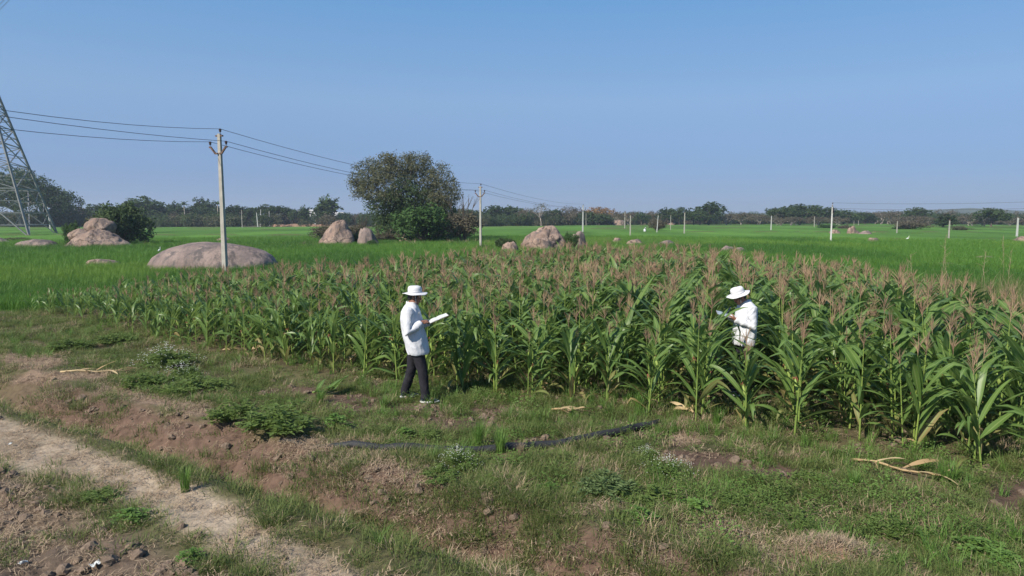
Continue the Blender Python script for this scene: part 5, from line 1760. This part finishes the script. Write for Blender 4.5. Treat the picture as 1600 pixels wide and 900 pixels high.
J2 = dict(seed=4, moustache=True, head=(.075, 0, 1.625), head_rot=(0, .48, .06), neck=(-.03, 0, 1.515), chest=(-.05, 0, 1.33), pelvis=(-.02, 0, .95),
    shR=(-.06, -.195, 1.44), elR=(-.03, -.26, 1.15), wrR=(.185, -.10, 1.27), handR=((.8, .55, .2), (.1, .5, -.8), (.2, .2, .9), .6),
    shL=(-.06, .195, 1.44), elL=(-.05, .26, 1.16), wrL=(.175, .12, 1.265), handL=((.85, -.4, .25), (-.1, -.5, .7), (.1, .3, .9), .55),
    hipR=(-.02, -.095, .92), knR=(.0, -.10, .50), anR=(-.03, -.10, .10), ftR=(1, -.08, 0),
    hipL=(-.02, .095, .92), knL=(.03, .11, .50), anL=(.02, .12, .10), ftL=(1, .12, 0),
    coat=[(.83, -.015, 0, .155, .22), (.86, -.015, 0, .160, .223), (1.0, -.025, 0, .165, .212), (1.15, -.04, 0, .165, .205), (1.3, -.052, 0, .160, .208), (1.41, -.055, 0, .138, .205), (1.48, -.048, 0, .105, .165), (1.53, -.035, 0, .074, .085), (1.555, -.03, 0, .066, .07)],
    hat_off=(.006, 0, .056), hat_rot=(0, -.16, 0), brim_ph=2.0)
z2_ = gz1(*PERSON2)
man2 = build_person('person', (PERSON2[0], PERSON2[1], z2_), R(184), 'man in white coat and tilted sun hat standing inside the maize, head bent', J2)
mw2 = Matrix.Translation(man2.location) @ man2.rotation_euler.to_matrix().to_4x4()
notebook(mw2 @ Matrix.Translation((.34, .02, 1.335)) @ Euler((R(-12), R(-16), R(-8))).to_matrix().to_4x4(), .22, .17, 'small pale notebook in the hands of the man inside the maize', 'notebook', M['blue_grey'], M['board'])
pen(mw2 @ Matrix.Translation((.285, -.02, 1.33)) @ Euler((R(-15), R(-30), 0)).to_matrix().to_4x4(), 'pen held by the man inside the maize')

# a farm worker far out in the paddy
fx, fy = gp(1007.5, 364.5)
J3 = dict(J2); J3['seed'] = 9
m3 = build_person('person', (fx, fy, -.72), R(20), 'tiny farm worker in a white shirt far out in the middle paddy', J3, .02, False)
# ------------------------------------------------------------------ hose, debris, weeds
M['hose'] = mat('hose', (.02, .021, .024), .75, .35, 6, .5, 25)
hp = [(440, 694), (480, 699), (530, 703), (575, 706), (620, 709), (670, 710), (720, 709), (770, 706), (820, 701), (870, 696), (915, 689), (950, 682), (985, 674), (1015, 667), (1045, 660)]
mb = MB(); P = []; rad = []
for i in range(len(hp) - 1):
    for t in (0, .5):
        px = hp[i][0] + (hp[i + 1][0] - hp[i][0]) * t; py = hp[i][1] + (hp[i + 1][1] - hp[i][1]) * t
        x, y = gp(px, py - 1, .05); P.append((x, y, gz1(x, y) + (.014 if px < 540 else .050) + random.uniform(-.008, .010) - (.05 * max(0, math.sin(px * .055) + .45) if px < 535 else .012 * max(0, math.sin(px * .045))))); rad.append(.050 + random.uniform(-.006, .005))
mb.tube(P, rad, 12)
tag(mb.obj('irrigation_hose', M['hose']), 'thick black irrigation hose lying curved across the weeds', 'hose')

M['husk_dry'] = leafmat('husk_dry', (.40, .28, .15), (.55, .43, .25), .2, .8, False, None, .1)
def lying_maize(px, py, az, L, dry, nleaf, label, kx=1.0):
    x, y = gp(px, py)
    t = thing('cut_maize_stalk', label, 'maize stalk', (x, y, gz1(x, y) + .05))
    ml = M['husk_dry'] if dry else M['corn_leaf']; ms = M['husk_dry'] if dry else M['corn_stalk']
    d = Vector((math.cos(az), math.sin(az), .0)); s = Vector((-d.y, d.x, 0))
    def G(p, up):
        return Vector((p.x, p.y, gz1(x + p.x, y + p.y) - gz1(x, y) - .02 + up))
    mb = MB(); mb.tube([G(d * L * q, .03 + .02 * math.sin(q * 9)) for q in (0, .25, .5, .75, 1)], [.016, .015, .013, .010, .006], 7, 0, .3); mb.obj('stalk', ms, t, True, True)
    for i in range(nleaf):
        f = (i + .5) / nleaf; mb = MB()
        sg = 1 if i % 2 else -1
        maize_leaf(mb, 0, az + sg * random.uniform(.25, 1.0), random.uniform(.28, .5) * kx, R(random.uniform(2, 32) if dry else random.uniform(10, 50)), R(random.uniform(15, 60)), (.05 if dry else .08), 8, random.random() * .8, 0, random.gauss(0, .9 if dry else .4))
        b = G(d * L * f, .035)
        mb.v = [tuple(Vector(p) + b) for p in mb.v]
        mb.obj('leaf', ml, t, True, True)
    return t
random.seed(77)
lying_maize(95, 593, R(12), 1.15, True, 7, 'pale dry maize stalk lying on the left weeds')
lying_maize(862, 648, R(-22), .45, True, 7, 'curled brown dry maize leaves lying on bare soil above the hose', .8)
lying_maize(1330, 728, R(-38), 1.05, True, 7, 'long twisted dry maize stalk lying below the right maize')
lying_maize(1083, 655, R(100), .22, True, 4, 'small bunch of dry orange maize leaves at the foot of a maize plant', .7)
lying_maize(488, 622, R(20), .35, False, 8, 'uprooted green maize top lying on the weeds left of the walking man', .9)
lying_maize(348, 552, R(15), .35, True, 3, 'short dry stalk bits on the ground below the left maize', .7)
lying_maize(392, 555, R(85), .3, True, 5, 'bleached upright dry maize stump at the left maize edge', .7)
lying_maize(545, 572, R(95), .3, True, 5, 'yellow dry maize stump at the maize edge left of the walking man', .8)

def litter(px, py, w_, label, seed, m='paper'):
    x, y = gp(px, py); rgx = random.Random(seed); mb = MB(); n = 5; vs = []; fs = []
    for i in range(n):
        for j in range(n):
            vs.append(((i / (n - 1) - .5) * w_ + rgx.gauss(0, w_ * .05), (j / (n - 1) - .5) * w_ * .7 + rgx.gauss(0, w_ * .05), .02 + abs(rgx.gauss(0, w_ * .16))))
    for i in range(n - 1):
        for j in range(n - 1): fs.append((i * n + j, (i + 1) * n + j, (i + 1) * n + j + 1, i * n + j + 1))
    mb.add(vs, fs); o = mb.obj('paper_scrap', M[m], None, False); o.location = (x, y, gz1(x, y) + .01); o.rotation_euler = (0, 0, rgx.uniform(0, 3))
    sm = o.modifiers.new('thick', 'SOLIDIFY'); sm.thickness = .002
    tag(o, label, 'litter')
litter(151, 890, .085, 'larger white paper scrap on the tilled soil at the bottom', 1)
litter(36, 880, .06, 'small white paper scrap on the tilled soil at the lower left', 2)
litter(17, 704, .05, 'small white paper scrap on the straw path at the left edge', 3)
litter(1310, 720, .05, 'small white plastic scrap among the weeds below the right maize', 4) if False else None

# clod of earth in front of the man's shoe
q = rock_mesh(.26, .2, .10, 91, .3, True, 3, .2)
o = link('earth_clod', q, M['soil']); x, y = gp(660, 643); o.location = (x, y, gz1(x, y) - .02); tag(o, 'lumpy brown clod of earth in front of the walking man', 'clod')
# straw heap bottom right
x, y = gp(1292, 880)
t = thing('straw_heap', 'heap of dry pinkish straw at the bottom right', 'straw heap', (x, y, gz1(x, y)))
q = rock_mesh(.62, .42, .12, 95, .25, True, 3, 0); q.name = 'core'
link('core', q, M['earth'], t)
mb = MB()
random.seed(12)
for _ in range(1500):
    a = random.uniform(0, 6.28); r = math.sqrt(random.random()) * 1.1
    px_, py_ = r * .36 * math.cos(a), r * .25 * math.sin(a); zz = .13 * max(0, 1 - r * r * .8) + random.uniform(0, .03)
    d = rand_dir(-.25, .4) * random.uniform(.05, .14); c = Vector((px_, py_, zz)); s = Vector((-d.y, d.x, 0)).normalized() * .0028
    mb.add([c - s, c + s, c + d], [(0, 1, 2)], 0, random.random())
tag(mb.obj('straw', M['straw'], t, False, True), kind='stuff')

# weeds one can tell apart
class Weed:
    def __init__(s, kind, seed):
        random.seed(seed); s.kind = kind; s.blossom = None
        mb = MB(); st = MB()
        if kind in ('bush', 'flower', 'pale'):
            m = {'bush': 'weed', 'flower': 'weed', 'pale': 'weed_pale'}[kind]
            for k in range(34):
                a = random.uniform(0, 6.28); r = .5 * math.sqrt(random.uniform(.02, 1)); h = (1 - .55 * (r / .5) ** 2) * random.choice((random.uniform(.45, .8), random.uniform(.75, 1.08)))
                tip = Vector((r * math.cos(a), r * math.sin(a), h)); b = tip * .12; b.z = 0
                md = b.lerp(tip, .55) + Vector((0, 0, .08))
                st.tube([b, md, tip], [.010, .007, .003], 3, 0, 0, False)
                for j in range(34):
                    f = random.uniform(.38, 1) + random.uniform(-.02, .02); p = b.lerp(md, f * 2) if f < .5 else md.lerp(tip, f * 2 - 1)
                    p = p + Vector((random.gauss(0, .03), random.gauss(0, .03), random.gauss(0, .03))); d = rand_dir(-.3, .9); leaflet(mb, p, d, rand_dir(.1, 1), random.uniform(.06, .13), random.uniform(.03, .055), 0, random.uniform(0, .6))
            s.leaf = mb.mesh('foliage', [M[m]], False, True)
            if kind == 'flower':
                q = MB()
                for k in range(150):
                    a = random.uniform(0, 6.28); r = random.uniform(0, .52); z = (1.02 - .7 * (r / .5) ** 2) * random.uniform(.85, 1.12)
                    q.ell((r * math.cos(a) * 1.25, r * math.sin(a) * 1.25, z * random.uniform(.85, 1.2)), (.010, .010, .008), 5, 3)
                s.blossom = q.mesh('blossom', [M['petal']])
        elif kind == 'broad':
            for k in range(70):
                a = random.uniform(0, 6.28); r = random.uniform(.02, .46); z = random.uniform(.25, 1.0) * (1 - .6 * (r / .5) ** 2)
                p = Vector((r * math.cos(a), r * math.sin(a), z)); st.tube([(0, 0, 0), p * .6 + Vector((0, 0, .1 * z)), p], [.010, .008, .004], 3, 0, 0, False)
                for j in range(4):
                    aa = a + j * PI / 2; leaflet(mb, p, Vector((math.cos(aa), math.sin(aa), random.uniform(-.5, .6))), rand_dir(.2, 1), random.uniform(.09, .17), random.uniform(.05, .09), 0, random.uniform(0, .5))
            s.leaf = mb.mesh('foliage', [M['weed_bright']], False, True)
        else:
            for k in range(95):
                a = random.uniform(0, 6.28); r = .16 * math.sqrt(random.random())
                blade(mb, r * math.cos(a), r * math.sin(a), random.uniform(.5, 1.05), a + random.gauss(0, .6), random.uniform(.1, .6), .028, random.uniform(0, .4), 4)
            s.leaf = mb.mesh('blades', [M['fresh_grass'] if kind == 'grass' else M['straw']], False, True)
        s.stem = st.mesh('stem', [M['stem']]) if st.v else None
    def place(s, px, py, wpx, hpx, label, group=None):
        x, y = gp(px, py); zg = gz1(x, y)
        t = thing('grass_tuft' if s.kind in ('grass', 'dry') else 'weed', label, 'grass tuft' if s.kind in ('grass', 'dry') else 'weed', (x, y, zg - .01), random.uniform(0, 6.28), group)
        W = wpx / FPX * y * 1.1; H = hpx / FPX * y * (.72 if s.kind not in ('grass', 'dry') else 1.05)
        t.scale = (W, W, H) if s.kind not in ('grass', 'dry') else (max(W, H * .6),) * 2 + (H,)
        link('foliage' if s.kind not in ('grass', 'dry') else 'blades', s.leaf, None, t)
        if s.stem: link('stem', s.stem, None, t)
        if s.blossom:
            b = link('blossom', s.blossom, None, t); tag(b, kind='stuff')
        return t
M['weed_pale'] = leafmat('weed_pale', (.095, .15, .05), (.15, .205, .08), .35, .7)
Wb, Wb2, Wf, Wp, Wr, Wg, Wd = Weed('bush', 1), Weed('bush', 2), Weed('flower', 3), Weed('pale', 4), Weed('broad', 5), Weed('grass', 6), Weed('dry', 7)
for W, px, py, wp, hp_, lb in (
    (Wb, 440, 684, 130, 68, 'large dark green leafy weed in front of the uprooted maize top'),
    (Wb2, 365, 672, 80, 52, 'dark green leafy weed left of the largest weed'),
    (Wb, 310, 618, 90, 42, 'low dark green weed patch below the white flowered weeds on the left'),
    (Wb2, 225, 612, 70, 38, 'dark green weed right of the pale lying dry stalk'),
    (Wf, 262, 576, 80, 46, 'white flowered weed below the left maize, upper one'),
    (Wf, 285, 600, 60, 38, 'white flowered weed below the left maize, lower one'),
    (Wb2, 180, 540, 60, 26, 'bluish green low weed at the upper left of the weedy strip'),
    (Wb, 110, 548, 60, 26, 'low green weed above the bare soil at the left edge'),
    (Wr, 523, 676, 46, 36, 'light green weed right of the largest dark weed'),
    (Wr, 632, 692, 34, 30, 'small bright green weed behind the hose, left of the tall grass tufts'),
    (Wb2, 672, 690, 50, 26, 'green weed behind the hose beside a bright seedling'),
    (Wg, 748, 704, 34, 62, 'tall fresh grass tuft behind the hose, left one of two'),
    (Wg, 782, 712, 40, 52, 'tall fresh grass tuft touching the hose, right one of two'),
    (Wf, 715, 745, 60, 48, 'white flowered weed just in front of the hose'),
    (Wb, 685, 762, 70, 40, 'dark weed left of the white flowered weed in front of the hose'),
    (Wb2, 770, 770, 50, 26, 'small green weed in front of the hose below the grass tufts'),
    (Wr, 856, 782, 38, 26, 'bright yellow green weed alone in the middle foreground'),
    (Wp, 945, 784, 90, 62, 'pale grey green upright weed in the middle foreground'),
    (Wf, 1045, 748, 70, 42, 'white flowered weed below the right end of the hose'),
    (Wf, 1010, 722, 40, 34, 'small white flowered weed beside the hose end'),
    (Wb, 1010, 790, 100, 46, 'dark weed clump below the pale grey green weed'),
    (Wr, 1000, 828, 60, 36, 'light green broad leaved weed at the bottom middle'),
    (Wr, 1085, 812, 70, 42, 'light green broad leaved weed right of the bottom middle'),
    (Wb2, 1150, 800, 80, 40, 'dark green weed left of the dry twisted stalk'),
    (Wg, 1000, 642, 44, 34, 'fresh grass tuft at the foot of the maize between the two men'),
    (Wg, 1120, 668, 36, 36, 'fresh grass tuft under the maize in front of the man inside it'),
    (Wg, 1335, 770, 40, 42, 'fresh grass tuft above the dry twisted stalk'),
    (Wg, 1480, 762, 60, 50, 'fresh grass tuft under the rightmost maize plants'),
    (Wr, 1530, 872, 90, 44, 'spreading light green weed at the bottom right corner, upper one'),
    (Wr, 1575, 896, 80, 44, 'spreading light green weed at the bottom right corner, lower one'),
    (Wb2, 1270, 760, 60, 34, 'bluish green weed left of the dry twisted stalk'),
    (Wb, 1400, 836, 90, 36, 'green weed above the straw heap'),
    (Wd, 812, 720, 22, 34, 'dry yellow grass tuft touching the front of the hose'),
    (Wd, 905, 752, 22, 34, 'dry yellow grass tuft in front of the hose middle'),
    (Wd, 760, 800, 26, 36, 'dry pale grass tuft below the small green weed'),
    (Wg, 500, 634, 30, 30, 'fresh grass tuft behind the uprooted maize top'),
    (Wg, 600, 640, 30, 28, 'fresh grass tuft behind the heel of the walking man'),
    (Wr, 130, 880, 40, 26, 'small green weed on the tilled soil at the bottom left') if False else (Wr, 205, 822, 60, 30, 'green weed between the footpath and the tilled soil'),
    (Wg, 290, 775, 34, 52, 'thin tall grass tuft on the near edge of the ditch'),
    (Wb2, 160, 790, 70, 30, 'dull green weed at the lower edge of the footpath'),
    (Wr, 300, 885, 46, 30, 'light green weed near the white paper scrap'),
): W.place(px, py, wp, hp_, lb)

# tall dry stems right of the maize
for i, (px, h) in enumerate(((1415, 1.6), (1425, 1.7), (1472, 2.3), (1478, 2.0), (1535, 1.8), (1567, 2.25), (1575, 1.9))):
    y = 21 + (i % 3) * 1.5; x = xz_at(px, 420, y)[0]
    mb = MB(); mb.tube([(0, 0, 0), (.03, 0, h * .5), (.08 * (-1) ** i, 0, h)], [.005, .004, .002], 5)
    for k in range(14):
        zz = h * (.55 + .45 * k / 14); mb.tube([(.05 * (-1) ** i, 0, zz), (.05 * (-1) ** i + random.gauss(0, .07), random.gauss(0, .07), zz + .12)], [.004, .002], 3, 0, .5, False)
    o = mb.obj('dry_stem', M['straw'], None, True, True); o.location = (x, y, gz1(x, y))
    tag(o, 'tall thin dry stem beyond the right end of the maize, %s from the left' % ORD[i + 1], 'dry stem', 'tall dry stems')

# ------------------------------------------------------------------ haze over the plain
mb = MB(); mb.box((0, 0, 22.5), (4400, 4400, 51))
hz = mb.mesh('haze', None, False)
hm_ = bpy.data.materials.new('haze'); hm_.use_nodes = True
hn = hm_.node_tree.nodes; hn.clear()
ho_ = hn.new('ShaderNodeOutputMaterial'); hv = hn.new('ShaderNodeVolumePrincipled')
hv.inputs['Color'].default_value = (.74, .86, 1.0, 1); hv.inputs['Density'].default_value = .0004; hv.inputs['Anisotropy'].default_value = .2
hm_.node_tree.links.new(hv.outputs[0], ho_.inputs['Volume'])
hz.materials.append(hm_)
tag(link('haze', hz), 'thin pale haze over the plain', None, None, 'stuff')

#@@NEXT
